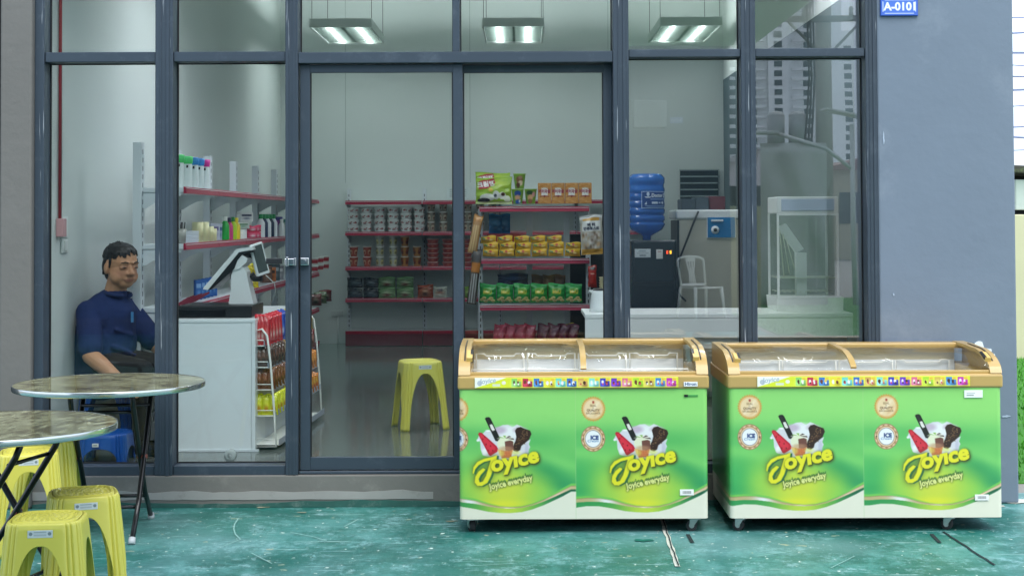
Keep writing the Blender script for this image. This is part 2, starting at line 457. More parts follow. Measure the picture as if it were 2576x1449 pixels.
# ================================================================== the setting
DF = 7.97                          # front face of the shop
DG = 8.07                          # glass
FLZ = 0.17                         # shop floor height
YB = 16.35                         # back wall
XL, XR = -2.60, 2.20               # side walls inside
def M_floor():
    m = bpy.data.materials.new('painted_floor'); m.use_nodes = True
    nt = m.node_tree; N = nt.nodes; L = nt.links; b = N['Principled BSDF']
    tc = N.new('ShaderNodeTexCoord')
    def noise(sc, mp, det=8, rough=0.65, rot=0.0, dist=0.15):
        g = N.new('ShaderNodeMapping'); g.inputs['Scale'].default_value = mp; g.inputs['Rotation'].default_value = (0, 0, rot)
        g.vector_type = 'TEXTURE' if False else 'POINT'
        L.new(tc.outputs['Object'], g.inputs['Vector'])
        n = N.new('ShaderNodeTexNoise'); n.inputs['Scale'].default_value = sc; n.inputs['Detail'].default_value = det
        n.inputs['Roughness'].default_value = rough; n.inputs['Distortion'].default_value = dist
        L.new(g.outputs[0], n.inputs['Vector']); return n.outputs['Fac']
    def ramp(v, a, c, amt=1.0):
        r = N.new('ShaderNodeMapRange'); r.inputs['From Min'].default_value = a; r.inputs['From Max'].default_value = c
        r.inputs['To Max'].default_value = amt
        L.new(v, r.inputs['Value']); return r.outputs[0]
    def mix(f, A, B):
        x = N.new('ShaderNodeMix'); x.data_type = 'RGBA'; L.new(f, x.inputs['Factor'])
        (L.new(A, x.inputs['A']) if hasattr(A, 'node') else setattr(x.inputs['A'], 'default_value', (*lin(A), 1)))
        (L.new(B, x.inputs['B']) if hasattr(B, 'node') else setattr(x.inputs['B'], 'default_value', (*lin(B), 1)))
        return x.outputs['Result']
    c = mix(ramp(noise(1.1, (1, 1, 1), 4), .35, .65), '115e55', '32796f')
    c = mix(ramp(noise(1.5, (1, .9, 1), 12, .8), .49, .57, .6), c, '5a9b96')
    c = mix(ramp(noise(3.6, (1, .9, 1), 14, .85), .535, .60, .65), c, '88b6b8')
    c = mix(ramp(noise(1.1, (1, .9, 1), 9, .75), .53, .59, .6), c, '0b5a51')
    c = mix(ramp(noise(9, (1, .9, 1), 10, .8), .56, .63, .6), c, '9cc5c8')
    c = mix(ramp(noise(15, (1, .9, 1), 8, .75), .60, .66, .7), c, '125c53')
    c = mix(ramp(noise(5, (.5, 9, 1), 4, .6, .5), .66, .68, .8), c, 'b4d3d4')
    c = mix(ramp(noise(4, (.3, 11, 1), 4, .6, -.75), .68, .70, .8), c, 'c3dcda')
    c = mix(ramp(noise(4, (.3, 9, 1), 4, .6, 1.2), .67, .69, .6), c, '0c4a42')
    c = mix(ramp(noise(.40, (1, 1, 1), 3), .50, .62, .4), c, '86b1b5')
    c = mix(ramp(noise(30, (1, .9, 1), 3, .5), .69, .71, .95), c, 'dfe6dc')
    # worn-through spots showing tan screed
    v = N.new('ShaderNodeTexVoronoi'); v.inputs['Scale'].default_value = 5.0
    g = N.new('ShaderNodeMapping'); g.inputs['Scale'].default_value = (1, 1.8, 1); L.new(tc.outputs['Object'], g.inputs['Vector'])
    w = N.new('ShaderNodeTexNoise'); w.inputs['Scale'].default_value = 22; L.new(tc.outputs['Object'], w.inputs['Vector'])
    av = N.new('ShaderNodeMix'); av.data_type = 'RGBA'; av.inputs['Factor'].default_value = 0.09
    L.new(g.outputs[0], av.inputs['A']); L.new(w.outputs['Color'], av.inputs['B']); L.new(av.outputs['Result'], v.inputs['Vector'])
    lt = N.new('ShaderNodeMath'); lt.operation = 'LESS_THAN'; lt.inputs[1].default_value = 0.085; L.new(v.outputs['Distance'], lt.inputs[0])
    c = mix(lt.outputs[0], c, '9aa58c')
    L.new(c, b.inputs['Base Color'])
    rg = N.new('ShaderNodeMapRange'); rg.inputs['To Min'].default_value = 0.28; rg.inputs['To Max'].default_value = 0.6
    L.new(noise(7, (1, 2, 1), 6), rg.inputs['Value']); L.new(rg.outputs[0], b.inputs['Roughness'])
    bp = N.new('ShaderNodeBump'); bp.inputs['Strength'].default_value = 0.25; bp.inputs['Distance'].default_value = 0.006
    L.new(noise(24, (1, 2, 1), 8, .7), bp.inputs['Height']); L.new(bp.outputs[0], b.inputs['Normal'])
    return m
def M_tile():
    m = bpy.data.materials.new('polished_tile'); m.use_nodes = True
    nt = m.node_tree; N = nt.nodes; L = nt.links; b = N['Principled BSDF']
    tc = N.new('ShaderNodeTexCoord'); br = N.new('ShaderNodeTexBrick')
    br.offset = 0; br.inputs['Scale'].default_value = 1.0
    br.inputs['Brick Width'].default_value = 0.6; br.inputs['Row Height'].default_value = 0.6; br.inputs['Mortar Size'].default_value = 0.004
    br.inputs['Color1'].default_value = (*lin('757a76'), 1); br.inputs['Color2'].default_value = (*lin('6c716d'), 1); br.inputs['Mortar'].default_value = (*lin('55584f'), 1)
    L.new(tc.outputs['Object'], br.inputs['Vector'])
    nz = N.new('ShaderNodeTexNoise'); nz.inputs['Scale'].default_value = 2.5; nz.inputs['Detail'].default_value = 8
    L.new(tc.outputs['Object'], nz.inputs['Vector'])
    mx = N.new('ShaderNodeMix'); mx.data_type = 'RGBA'; mx.blend_type = 'MULTIPLY'; mx.inputs['Factor'].default_value = .5
    L.new(br.outputs['Color'], mx.inputs['A']); L.new(nz.outputs['Fac'], mx.inputs['B'])
    L.new(mx.outputs['Result'], b.inputs['Base Color'])
    b.inputs['Roughness'].default_value = 0.12
    return m
def streaks(m):
    """chips and pale drips that run down the bars"""
    nt = m.node_tree; N = nt.nodes; L = nt.links; b = N['Principled BSDF']
    src = b.inputs['Base Color'].links[0].from_socket
    tc = N.new('ShaderNodeTexCoord'); mp = N.new('ShaderNodeMapping'); mp.inputs['Scale'].default_value = (70, 70, 2.2); L.new(tc.outputs['Object'], mp.inputs[0])
    nz = N.new('ShaderNodeTexNoise'); nz.inputs['Scale'].default_value = 1.0; nz.inputs['Detail'].default_value = 5; L.new(mp.outputs[0], nz.inputs['Vector'])
    r = N.new('ShaderNodeMapRange'); r.inputs['From Min'].default_value = .66; r.inputs['From Max'].default_value = .70; r.inputs['To Max'].default_value = .75; L.new(nz.outputs['Fac'], r.inputs['Value'])
    x = N.new('ShaderNodeMix'); x.data_type = 'RGBA'; L.new(r.outputs[0], x.inputs['Factor']); L.new(src, x.inputs['A']); x.inputs['B'].default_value = (*lin('aeb6bd'), 1); L.new(x.outputs['Result'], b.inputs['Base Color'])
mFrame = M('slate_painted_aluminium', '384450', 0.42, 0.0, 0.10, 3.0, dirt='7d8994', dirt_amt=.22, dscale=7)
mFrameV = M('slate_aluminium_upright', '384450', 0.42, 0.0, 0.10, 3.0, dirt='7d8994', dirt_amt=.22, dscale=7.5)
streaks(mFrameV)
mBlueWall = M('blue_grey_render', '727f8e', 0.85, 0, 0.09, 2.2, bump=.25, bscale=14, dirt='8b96a3', dirt_amt=.8, dscale=1.6)
mGreyWall = M('grey_render', '6d6c69', 0.85, 0, 0.08, 2.5, bump=.3, bscale=20, dirt='7c7b78', dirt_amt=.4, dscale=2.0)
mWhiteWall = M('white_interior_paint', 'd2d9d7', 0.8, 0, 0.05, 1.2, bump=.1, bscale=12)
mCeil = M('bare_soffit', 'c2c8c4', 0.9, 0, 0.15, 1.5, bump=.3, bscale=9)
mGlass = M_glass('shop_glass', (0.935, 0.965, 0.96), 0.032, 0.0, 0.012, 1.1)
mGlassWav = M_glass('shop_glass_uneven', (0.955, 0.975, 0.97), 0.14, 0.0, 0.022, 1.5)

gm = MB(); gm.box(-60, 70, -620, 60, -0.3, -0.004); tag(gm.build('ground', M('yard_concrete', '8f8d86', .9, 0, .15, .8, bump=.2)), kind='structure')
gm = MB(); gm.box(-9, 3.2, -4.2, DF + .3, -0.1, 0.0); tag(gm.build('painted_floor', M_floor()), kind='structure')
# joint lines, slots and blots in the painted floor
def floor_strip(pts, w, mat, z=0.004, name='floor_joint'):
    mb = MB()
    for a, b in zip(pts[:-1], pts[1:]):
        a = Vector((*a, z)); b = Vector((*b, z)); n = Vector((-(b - a).y, (b - a).x, 0)).normalized() * w / 2
        mb._add([a - n, b - n, b + n, a + n], [(0, 1, 2, 3)])
    return tag(mb.build(name, mat), kind='structure')
def G(px, py):                      # floor point under a pixel
    v = CAMR.to_3x3() @ Vector(((px - CX) / FPX, -(py - CY) / FPX, -1.0)); t = CAMH / -v.z
    return (v.x * t, v.y * t)
rnd = random.Random(3)
def jag(a, b, n, amp):
    return [(a[0] + (b[0] - a[0]) * i / n + rnd.uniform(-amp, amp), a[1] + (b[1] - a[1]) * i / n) for i in range(n + 1)]
mPale = M('bare_cement', 'c9c9bd', .9, 0, .2, 30); mDarkJ = M('dirty_joint', '1c2a2c', .9)
floor_strip(jag(G(1660, 1290), G(1704, 1426), 14, .004), .022, mPale)
floor_strip(jag(G(1661, 1290), G(1706, 1426), 14, .003), .006, mDarkJ, .008)
floor_strip(jag(G(2372, 1338), G(2502, 1422), 12, .003), .012, mDarkJ)
floor_strip([G(1730, 1345), G(1742, 1366)], .018, mDarkJ); floor_strip([G(2343, 1344), G(2364, 1366)], .018, mDarkJ)
mScr = M('pale_scratch', '93bdb6', .8, 0, .2, 30)
for q, wd in (([(600, 1305), (590, 1320), (588, 1332), (592, 1345), (605, 1358)], .006), ([(520, 1326), (545, 1320), (572, 1322)], .005), ([(560, 1376), (605, 1358)], .005), ([(730, 1340), (790, 1352), (822, 1362)], .006),
              ([(770, 1371), (822, 1360)], .004), ([(866, 1326), (900, 1308)], .007), ([(632, 1392), (684, 1419)], .005), ([(1010, 1405), (1090, 1392)], .004), ([(1180, 1425), (1300, 1418)], .004), ([(1905, 1400), (1990, 1388)], .004), ([(2090, 1430), (2150, 1400)], .004)):
    floor_strip([G(*p) for p in q], wd, mScr, .0045, 'floor_scratch')
def blotch(px, py, rx, ry, mat, seed, name='paint_blot', n=26):
    r = random.Random(seed); c = G(px, py); mb = MB(); vs = []
    ph = [r.uniform(0, 6.28) for _ in range(4)]
    for k in range(n):
        t = 2 * math.pi * k / n; q = 1 + .28 * math.sin(2 * t + ph[0]) + .2 * math.sin(3 * t + ph[1]) + .12 * math.sin(5 * t + ph[2])
        vs.append((c[0] + rx * q * math.cos(t), c[1] + ry * q * math.sin(t), .004))
    mb._add(vs, [tuple(range(n))]); return tag(mb.build(name, mat), kind='structure')
mFresh = M('fresh_teal_paint', '087062', .3)
blotch(1618, 1360, .035, .03, mFresh, 4); blotch(1392, 1333, .05, .012, mFresh, 9)
for i, (a, b, s1, s2) in enumerate([(2556, 1262, .09, .05), (2512, 1274, .03, .02), (660, 1277, .03, .012), (1135, 1312, .03, .012), (1195, 1318, .03, .012), (760, 1290, .02, .01)]):
    blotch(a, b, s1, s2, mPale if i < 2 else M('worn_tan_spot', '9c9a80', .9), 20 + i, 'worn_spot')

# ---- artificial turf beside the shop and across the yard
def turf(x0, x1, y0, y1, n, seed):
    r = np.random.default_rng(seed); P = np.stack([r.uniform(x0, x1, n), r.uniform(y0, y1, n)], 1)
    ang = r.uniform(0, 2 * np.pi, n); h = r.uniform(.02, .05, n); w = .007; tilt = r.uniform(-.02, .02, (n, 2))
    dx, dy = np.cos(ang) * w, np.sin(ang) * w
    v = np.zeros((n, 3, 3)); v[:, 0] = np.stack([P[:, 0] - dx, P[:, 1] - dy, np.full(n, .004)], 1)
    v[:, 1] = np.stack([P[:, 0] + dx, P[:, 1] + dy, np.full(n, .004)], 1); v[:, 2] = np.stack([P[:, 0] + tilt[:, 0], P[:, 1] + tilt[:, 1], h], 1)
    me = bpy.data.meshes.new('turf'); me.from_pydata(v.reshape(-1, 3).tolist(), [], np.arange(3 * n).reshape(n, 3).tolist())
    me.materials.append(M('turf_blades', '4f9a2c', .6, 0, .45, 9)); o = bpy.data.objects.new('turf', me); COL.objects.link(o)
    return tag(o, kind='stuff')
for x0, x1, y0, y1, n in ((2.68, 9, DF + .6, 16.2, 26000), (3.3, 14, -12, 5, 30000)):
    g = MB(); g.box(x0, x1, y0, y1, -0.003, 0.003); tag(g.build('turf_base', M('turf_mat', '3d7d24', .9, 0, .3, 14)), kind='structure')
    turf(x0, x1, y0, y1, n, int(x0 * 10))

# ---- the shop itself
shop = thing('shop_building', 'blue-grey shop front with tall dark-framed glass panes and a sliding door', 'shop', (0, DF, 0))
def sp(mb, name, mat, parent=shop):            # a part of the shop given in world coordinates
    o = mb.build(name, mat, parent); o.matrix_parent_inverse = Matrix.Translation((0, -DF, 0)); return o
def spc(mb, name, mat, parent):               # a sub-part
    o = mb.build(name, mat, parent); return o
P = {k: XX(k, DF) for k in (6, 86, 88, 110, 390, 435, 718, 750, 752, 778, 1140, 1158, 1165, 1522, 1545, 1585, 1868, 1905, 2182, 2196, 2211, 2556)}
zt = 3.3
def z_(py): return ZZ(py, DF)
m = MB(); m.box(P[86] - .001, P[2211], DF - .012, DG + .12, 0.002, z_(1192), bev=.006); sp(m, 'plinth', M('plinth_render', '74736f', .85, 0, .12, 3, bump=.35, bscale=16, dirt='97968f', dirt_amt=.6, dscale=4))
m = MB(); pts = [(P[86], 0.001)]; r2 = random.Random(8); k = 60
top = [(P[86] + (P[2211] - P[86]) * i / k, .020 + .016 * min(i / k * 1.6, 1) + .006 * math.sin(i * .35) + r2.uniform(-.004, .004)) for i in range(k + 1)]
m.prism([(P[86], .0015)] + top + [(P[2211], .0015)], 'Y', DF - .024, DF - .010); sp(m, 'plinth_paint_edge', M('spilled_teal_paint', '2f5c55', .6, 0, .35, 12, dirt='7f9089', dirt_amt=.7, dscale=9))
m = MB(); kk = 40; up_ = [(P[86] + 2.1 * i / kk, .082 + .004 * math.sin(i * .9) + r2.uniform(-.003, .003)) for i in range(kk + 1)]; lo_ = [(x_, .040 + r2.uniform(-.002, .002)) for x_, _ in up_][::-1]
m.prism(up_ + lo_, 'Y', DF - .0155, DF - .010); sp(m, 'plinth_skim_band', M('pale_skim', '9a9a97', .9, 0, .12, 9, dirt='77766f', dirt_amt=.6, dscale=11))
m = MB(); m.box(P[6], P[86], DF - .05, DG + .2, 0.002, 4.4, bev=.012); sp(m, 'pilaster', mGreyWall)
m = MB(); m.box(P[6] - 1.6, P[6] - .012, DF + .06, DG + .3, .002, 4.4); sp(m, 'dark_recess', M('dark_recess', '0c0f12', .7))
m = MB(); m.box(P[2211], P[2556], DF - .004, DF + .55, 0.002, 4.4, bev=.01); sp(m, 'column', mBlueWall)
m = MB(); m.box(P[86], P[2211], DF, DG + .2, zt, 4.6); sp(m, 'lintel', mGreyWall)
def paint_patch(cx, cy, rx, rz, seed, name='paint_patch', mat=None):
    r = random.Random(seed); mb = MB(); ph = [r.uniform(0, 6.28) for _ in range(5)]; pts = []
    for k in range(60):
        t = 2 * math.pi * k / 60; q = 1 + .18 * math.sin(2 * t + ph[0]) + .12 * math.sin(5 * t + ph[1]) + .10 * math.sin(9 * t + ph[2]) + .07 * math.sin(17 * t + ph[3]) + r.uniform(-.04, .04)
        pts.append((cx + rx * q * math.cos(t), cy + rz * q * math.sin(t)))
    mb.prism(pts, 'Y', DF - .0075, DF - .003); sp(mb, name, mat or M('white_filler', 'dfe6ea', .9, 0, .1, 20))
paint_patch(XX(2468, DF), ZZ(915, DF), .075, .085, 5)
for i, (a, b, c, d) in enumerate([(2462, 1092, .02, .006), (2478, 1078, .025, .005), (2525, 1052, .02, .005), (2226, 352, .004, .03), (2247, 745, .004, .006)]):
    paint_patch(XX(a, DF), ZZ(b, DF), c, d, 30 + i, 'paint_scuff', M('scuff', 'a9b7c8', .9))
# mullions and transoms
def bar(x0, x1, y0, y1, z0, z1, name, ridge=True, parent=shop):
    mb = MB(); mb.box(x0, x1, y0, y1, z0, z1, bev=.003, seg=1)
    w = x1 - x0; hgt = z1 - z0
    if ridge and hgt > w and w > .05:
        mb.box(x0 + w * .28, x0 + w * .36, y0 - .004, y0 + .002, z0 + .001, z1 - .001, bev=.0015, seg=1)
        mb.box(x0 + w * .62, x0 + w * .80, y0 - .006, y0 + .002, z0 + .001, z1 - .001, bev=.0015, seg=1)
    return sp(mb, name, mFrameV if name == 'mullion' else mFrame, parent)
zb = z_(1192); zr = z_(1168)
for a, b in ((86, 110), (390, 435), (718, 750), (1545, 1585), (1868, 1905), (2182, 2211)):
    x0 = P[a]; x1 = P[b]
    bar(x0 + .0005, x1 - (.0005 if b != 2211 else .0005), DF - .008, DG + .03, zb + .0005, zt - .001, 'mullion')
bar(P[1140], P[1158], DF + .004, DG + .02, z_(130) + .0005, zt - .001, 'mullion')
def transom(a, b, yt, yb, dy=0.0): bar(P[a] + .001, P[b] - .001, DF + dy, DG + .025, z_(yb), z_(yt), 'transom', False)
transom(110, 390, 127, 152, .006); transom(435, 718, 127, 152, .006)
transom(750, 1545, 130, 158, -.004); transom(1585, 1868, 126, 146, .004); transom(1905, 2182, 125, 146, .004)
for a, b in ((110, 390), (435, 718), (1585, 1868), (1905, 2182)): transom(a, b, 1168, 1192.5, .004)
bar(P[750] + .001, P[1545] - .001, DF + .012, DG + .03, zb + .001, z_(1184), 'door_track', False)
# panes
def pane(a, b, zl, zh, name='window_pane', mat=None, yy=DG, parent=shop):
    mb = MB(); g = 0.006
    mb.box(a + .001, b - .001, yy, yy + .008, zl + .001, zh - .001); o = sp(mb, name, mat or mGlass, parent)
    # rubber seal round the pane, a sub-part
    s = MB()
    for q in ((a, a + g, zl, zh), (b - g, b, zl, zh), (a + g, b - g, zl, zl + g), (a + g, b - g, zh - g, zh)):
        s.box(q[0] + .0005, q[1] - .0005, yy - .004, yy + .012, q[2] + .0005, q[3] - .0005)
    s.build('rubber_seal', M('black_rubber', '15191c', .6), o)
for a, b in ((110, 390), (435, 718), (1585, 1868), (1905, 2182)):
    wv = mGlassWav if a >= 1585 else mGlass
    pane(P[a], P[b], zr, z_(152 if a < 700 else 146), mat=wv)
    pane(P[a], P[b], z_(127 if a < 700 else 126), zt, mat=wv)
pane(P[750], P[1140], z_(130), zt); pane(P[1158], P[1545], z_(130), zt)
def sliding(a0, a1, b0, b1, y0):
    """frame between outer a0..b1 with glass from a1 to b0"""
    f = MB(); zt0, zt1 = z_(180), z_(159); zb0, zb1 = z_(1183), z_(1150)
    f.box(P[a0] + .001, P[a1], y0, y0 + .035, zb0, zt1, bev=.003, seg=1); f.box(P[b0], P[b1] - .001, y0, y0 + .035, zb0, zt1, bev=.003, seg=1)
    f.box(P[a1], P[b0], y0 + .002, y0 + .033, zt0, zt1 - .002, bev=.002, seg=1); f.box(P[a1], P[b0], y0 + .002, y0 + .033, zb0 + .002, zb1, bev=.002, seg=1)
    d = sp(f, 'sliding_door', mFrame)
    g = MB(); g.box(P[a1] + .001, P[b0] - .001, y0 + .014, y0 + .020, zb1 + .001, zt0 - .001); g.build('door_pane', mGlass, d)
    s = MB()
    for q in ((P[a1], P[a1] + .006, zb1, zt0), (P[b0] - .006, P[b0], zb1, zt0)): s.box(*q[:2], y0 + .010, y0 + .024, q[2] + .001, q[3] - .001)
    s.build('rubber_seal', MATS['black_rubber'], d)
    return d
d1 = sliding(752, 778, 1140, 1165, DF + .03)
P[1141] = P[1140] + .002
d2 = sliding(1141, 1165, 1522, 1545, DF + .075)
# latch and lock across the door stile
lk = MB(); zl = ZZ(656, DF)
lk.box(XX(676, DG), XX(716, DG), DF + .012, DF + .02, zl - .012, zl + .018, bev=.003, mi=1)
lk.box(XX(718, DF), XX(747, DF), DF - .03, DF - .016, zl - .018, zl + .018, bev=.004)
lk.box(XX(722, DF), XX(728, DF), DF - .036, DF - .028, zl - .024, zl + .026, bev=.002)
lk.box(XX(741, DF), XX(747, DF), DF - .036, DF - .028, zl - .020, zl + .020, bev=.002)
lk.box(XX(754, DF), XX(776, DF), DF + .010, DF + .029, zl - .02, zl + .02, bev=.004)
lk.cyl((XX(765, DF), DF + .012, zl), (XX(765, DF), DF - .012, zl), .013, .011)
sp(lk, 'door_latch', [M('chrome', 'd5d8da', .18, 1.0, .05), M('dark_steel', '3a3d40', .4, .7)])
# ---- the room
def room(mb, name, mat): return sp(mb, name, mat)
m = MB(); m.box(XL - .4, XR + .4, DG + .035, YB + .3, .0, FLZ); room(m, 'shop_floor', M_tile())
m = MB(); m.box(XL - .2, XL, DG + .04, YB, FLZ, 4.4); room(m, 'side_wall', mWhiteWall)
m = MB(); m.box(XR, XR + .2, DF + .56, YB, FLZ, 3.0); room(m, 'side_wall', M('slate_inner_wall', '56666a', .8, 0, .08, 1.5, bump=.15, bscale=12))
m = MB(); m.box(XR, XR + .2, DF + .56, YB, 3.001, 4.4); room(m, 'side_wall', mWhiteWall)  # slate below, white above: brighter light up there put into the wall colour
m = MB(); m.box(XL - .2, XR + .2, YB, YB + .2, FLZ, 4.4); room(m, 'back_wall', mWhiteWall)
m = MB(); m.box(XL - .4, XR + .5, DF + .002, YB + .3, 4.4, 4.6); room(m, 'ceiling', mCeil)
for xx in (-1.4, .4): 
    m = MB(); m.box(xx - .12, xx + .12, DG + .3, YB, 4.1, 4.399); room(m, 'ceiling_beam', mCeil)
m = MB()
for xx in (-1.9, -.55, .95): m.box(xx, xx + .006, YB - .003, YB + .01, 1.9, 4.39)
for zz in (3.25,): m.box(XL, XR, YB - .003, YB + .01, zz, zz + .006)
room(m, 'wall_joint', M('wall_crack', 'a3afad', .9))
# covered passage roof over the yard in front
m = MB(); m.box(-6.0, 2.45, 0.2, 3.9, zt + .02, 3.55)
slab = m.build('passage_roof', M('pale_soffit', 'dad8cc', .9, 0, .1, 1.2)); tag(slab, 'pale flat roof slab over the passage, mirrored in the upper panes', 'roof')
# ================================================================== what stands across the yard (seen in the glass) and beyond the column
def RX(px, D): return (px - VPX) * D / FPX
def RZ(py, D): return CAMH + (VPY - py) * D / FPX
def RY(D): return 2 * DG - D                     # true place of a thing mirrored at distance D
YBW = RY(21.0)
opp = thing('opposite_building', 'dark grey building across the passage, mirrored in the shop panes', 'building', (0, YBW, 0))
def opart(mb, name, mat):
    o = mb.build(name, mat, opp); o.matrix_parent_inverse = Matrix.Translation((0, -YBW, 0)); return o
m = MB(); m.box(-9, RX(1838, 21), YBW - .3, YBW, 0, 3.9); opart(m, 'wall', M('slate_render', '56646c', .85, 0, .12, 1.2))
m = MB(); m.box(-9, RX(1838, 21) + .05, YBW, YBW + .9, 0, .16, bev=.01); opart(m, 'step', mGreyWall)
m = MB(); m.box(RX(1590, 21), RX(1672, 21), YBW + .002, YBW + .28, RZ(325, 21), RZ(255, 21), bev=.02)
for k in range(5): m.tube([(RX(1625, 21) + (.04 + .035 * k) * math.cos(t), YBW + .285, RZ(290, 21) + (.04 + .035 * k) * math.sin(t)) for t in np.linspace(0, 6.28, 20)[:-1]], .004, 5, 1, True)
acu = m.build('air_conditioner', [M('aircon_white', '8f9698', .5), M('aircon_grille', '4a5052', .5)])
tag(acu, 'air conditioner outdoor unit high on the dark wall, faint in the glass', 'air conditioner')
cv = Canvas(0, 90, 0, 42, 1.5, '3a62b8'); cv.rect(4, 86, 4, 38, 'dfe8f6'); cv.rect(6, 84, 6, 36, '3a62b8')
cv.text('B-0101', 45, 31, 27, 'ffffff', off=.02)
sg = cv.plane('house_number_sign', .19, .09, loc=(RX(1702, 21), YBW + .01, RZ(312, 21)), rotz=math.pi)
tag(sg, 'small blue number plate B-0101, mirrored in the glass above the water dispenser', 'sign')
# white plastic chair mirrored in the fifth pane
def plastic_chair(loc, rz):
    t = thing('plastic_chair', 'white plastic garden chair, mirrored in the pane beside the water dispenser', 'chair', loc, rz)
    mat = M('white_plastic', 'e9eae6', .35, 0, .03)
    s = surf('seat', lambda U, V: ((U - .5) * (.44 - .04 * V), (V - .5) * .42, .43 - .02 * np.sin(np.pi * U) * (1 - V * .3) - .02 * V), 14, 14, mat, t, thick=.012)
    # back: arched hoop and a pierced splat
    b = MB(); hoop = []
    for k in range(25):
        a = math.pi * k / 24; x = .215 * math.cos(a) * (1.0 if k else 1); z = .44 + .30 + .08 * math.sin(a) ** .6 if 0 < k < 24 else .44
        hoop.append((x * (1 if 0 < k < 24 else .93), .19 + (z - .44) * .22, z))
    b.tube(hoop, .017, 8)
    for x in (-.06, -.02, .02, .06):
        b.tube([(x * .8, .20, .44), (x * .55, .235, .60), (x * 1.25, .265, .80)], .011, 8)
    b.box(-.075, .075, .25, .272, .755, .81, bev=.008); b.box(-.2, .2, .185, .205, .425, .46, bev=.008)
    b.build('backrest', mat, t)
    for sx in (-1, 1):
        for sy in (-1, 1):
            l = MB(); l.tube([(sx * .20, sy * .19, .42), (sx * .215, sy * .215, .2), (sx * .23, sy * .24, 0)], [.026, .021, .018], 8); l.build('leg', mat, t)
    return t
plastic_chair((RX(1762, 20.4), RY(20.4), .16), math.radians(155))
# power pole
def pole(D, px):
    x, y = RX(px, D), RY(D)
    t = thing('power_pole', 'concrete power pole with a crossarm and black cables, mirrored in the rightmost pane', 'power pole', (x, y, 0))
    b = MB(); b.cyl((0, 0, 0), (0, 0, 9), .17, .13, 20); b.build('shaft', M('pole_concrete', 'a6a396', .9, 0, .12, 3), t)
    b = MB(); b.box(-1.1, 1.1, .14, .24, 5.25, 5.36); b.tube([(-.7, .2, 5.25), (-.05, .2, 4.6)], .03, 6); b.tube([(.7, .2, 5.25), (.05, .2, 4.6)], .03, 6); b.build('crossarm', M('crossarm_steel', '73766f', .7), t)
    for xx in (-.95, -.4, .5, .95):
        b = MB(); b.lathe([(.001, 0), (.04, 0), (.05, .05), (.03, .08), (.05, .12), (.03, .17), (.001, .18)], 10, c=(xx, .19, 5.36)); b.build('insulator', M('porcelain', '8a8d88', .3), t)
    for k in range(3):
        b = MB(); b.tube([(-.25 - .07 * k, .2 + .05 * k, 6.2), (-.2 - .05 * k, .2, 4.2), (-.28 - .06 * k, .22, 2.9), (-.6 - .1 * k, .25, 2.45)], .022, 6); b.build('cable', M('black_cable', '1a1c1d', .6), t)
    for k in (0, 1):
        b = MB(); b.cyl((-.95 + .42 * k, .1, 2.85), (-.95 + .42 * k, .1, 3.45), .17, .17, 16); b.lathe([(.175, 3.45), (.12, 3.52), (.001, 3.54)], 16, c=(-.95 + .42 * k, .1, 0)); b.build('transformer', M('transformer_grey', 'a9aeae', .5), t)
pole(29.0, 2075)
x, y = RX(2150, 26), RY(26)
t = thing('street_lamp', 'white solar street lamp with a tilted panel, mirrored in the rightmost pane', 'street lamp', (x, y, 0))
b = MB(); b.cyl((0, 0, 0), (-.05, 0, 3.1), .05, .04, 12); b.tube([(-.05, 0, 2.35), (-.5, 0, 2.7), (-1.35, 0, 2.95)], .035, 8); b.build('post', M('lamp_white', 'c9ccca', .5), t)
b = MB(); b.box(-.55, .5, -.25, .25, 3.1, 3.14, bev=.008, mat=Matrix.Rotation(.22, 4, 'Y') @ Matrix.Translation((-.7, 0, .05))); b.build('solar_panel', M('panel_back', 'b7b9b0', .5), t)
b = MB(); b.box(-1.75, -1.3, -.1, .1, 2.93, 2.99, bev=.015); b.build('lamp_head', M('lamp_grey', 'b9bcba', .5), t)
# corrugated metal fence and a cream wall across the yard
x0, x1, D = RX(1912, 26), RX(2080, 26), 26
t = surf('metal_fence', lambda U, V: (x0 + (x1 - x0) * U, RY(D) + .03 * np.sin(U * 9 + V * 4) * np.sin(V * 7 + U * 3), V * (RZ(364, D))), 120, 16, M('galvanised_sheet', 'c4c8c1', .35, .3, .2, 1.5, bump=.4, bscale=3), thick=.003)
tag(t, 'shiny galvanised sheet fence across the yard, mirrored behind the display cabinet', 'fence')
m = MB(); m.box(RX(1822, 24), RX(1912, 24), RY(24) - .1, RY(24), 0, RZ(520, 24)); w2 = m.build('garden_wall', M('cream_wall', 'c9c2a0', .9, 0, .1, 2)); tag(w2, 'short cream wall across the yard, mirrored between the two right panes', 'wall')
# low houses beyond
def house(x0, x1, yf, dep, h, rc, wc, label):
    t = thing('low_house', label, 'house', ((x0 + x1) / 2, yf, 0)); w = (x1 - x0) / 2
    b = MB(); b.box(-w, w, -dep, 0, 0, h); b.build('wall', M('house_wall_' + wc, wc, .9, 0, .1, .8), t)
    b = MB(); b.prism([(-w - .4, h), (w + .4, h), (0, h + w * .35)], 'Y', -dep - .3, .3); b.build('roof', M('roof_' + rc, rc, .7, 0, .2, 2), t)
    for k in range(3):
        b = MB(); b.box(-w * .7 + k * w * .55, -w * .7 + k * w * .55 + .9, .002, .05, h * .4, h * .75); b.build('window', M('dark_pane', '3a444a', .2), t)
house(RX(2085, 55), RX(2260, 55), RY(55), 5, RZ(430, 55), '8e6a62', 'b9b39c', 'low house with a rusty sheet roof, mirrored low in the rightmost pane')
house(RX(1905, 75), RX(2030, 75), RY(75), 6, RZ(385, 75), 'aaa3a8', 'd8d3d6', 'pale pink house across the yard, mirrored high in the rightmost pane')
house(RX(1815, 60), RX(1880, 60), RY(60), 6, RZ(410, 60), 'c3bfc0', 'd9d2d4', 'white house across the yard, mirrored in the slim strip of the fifth pane')
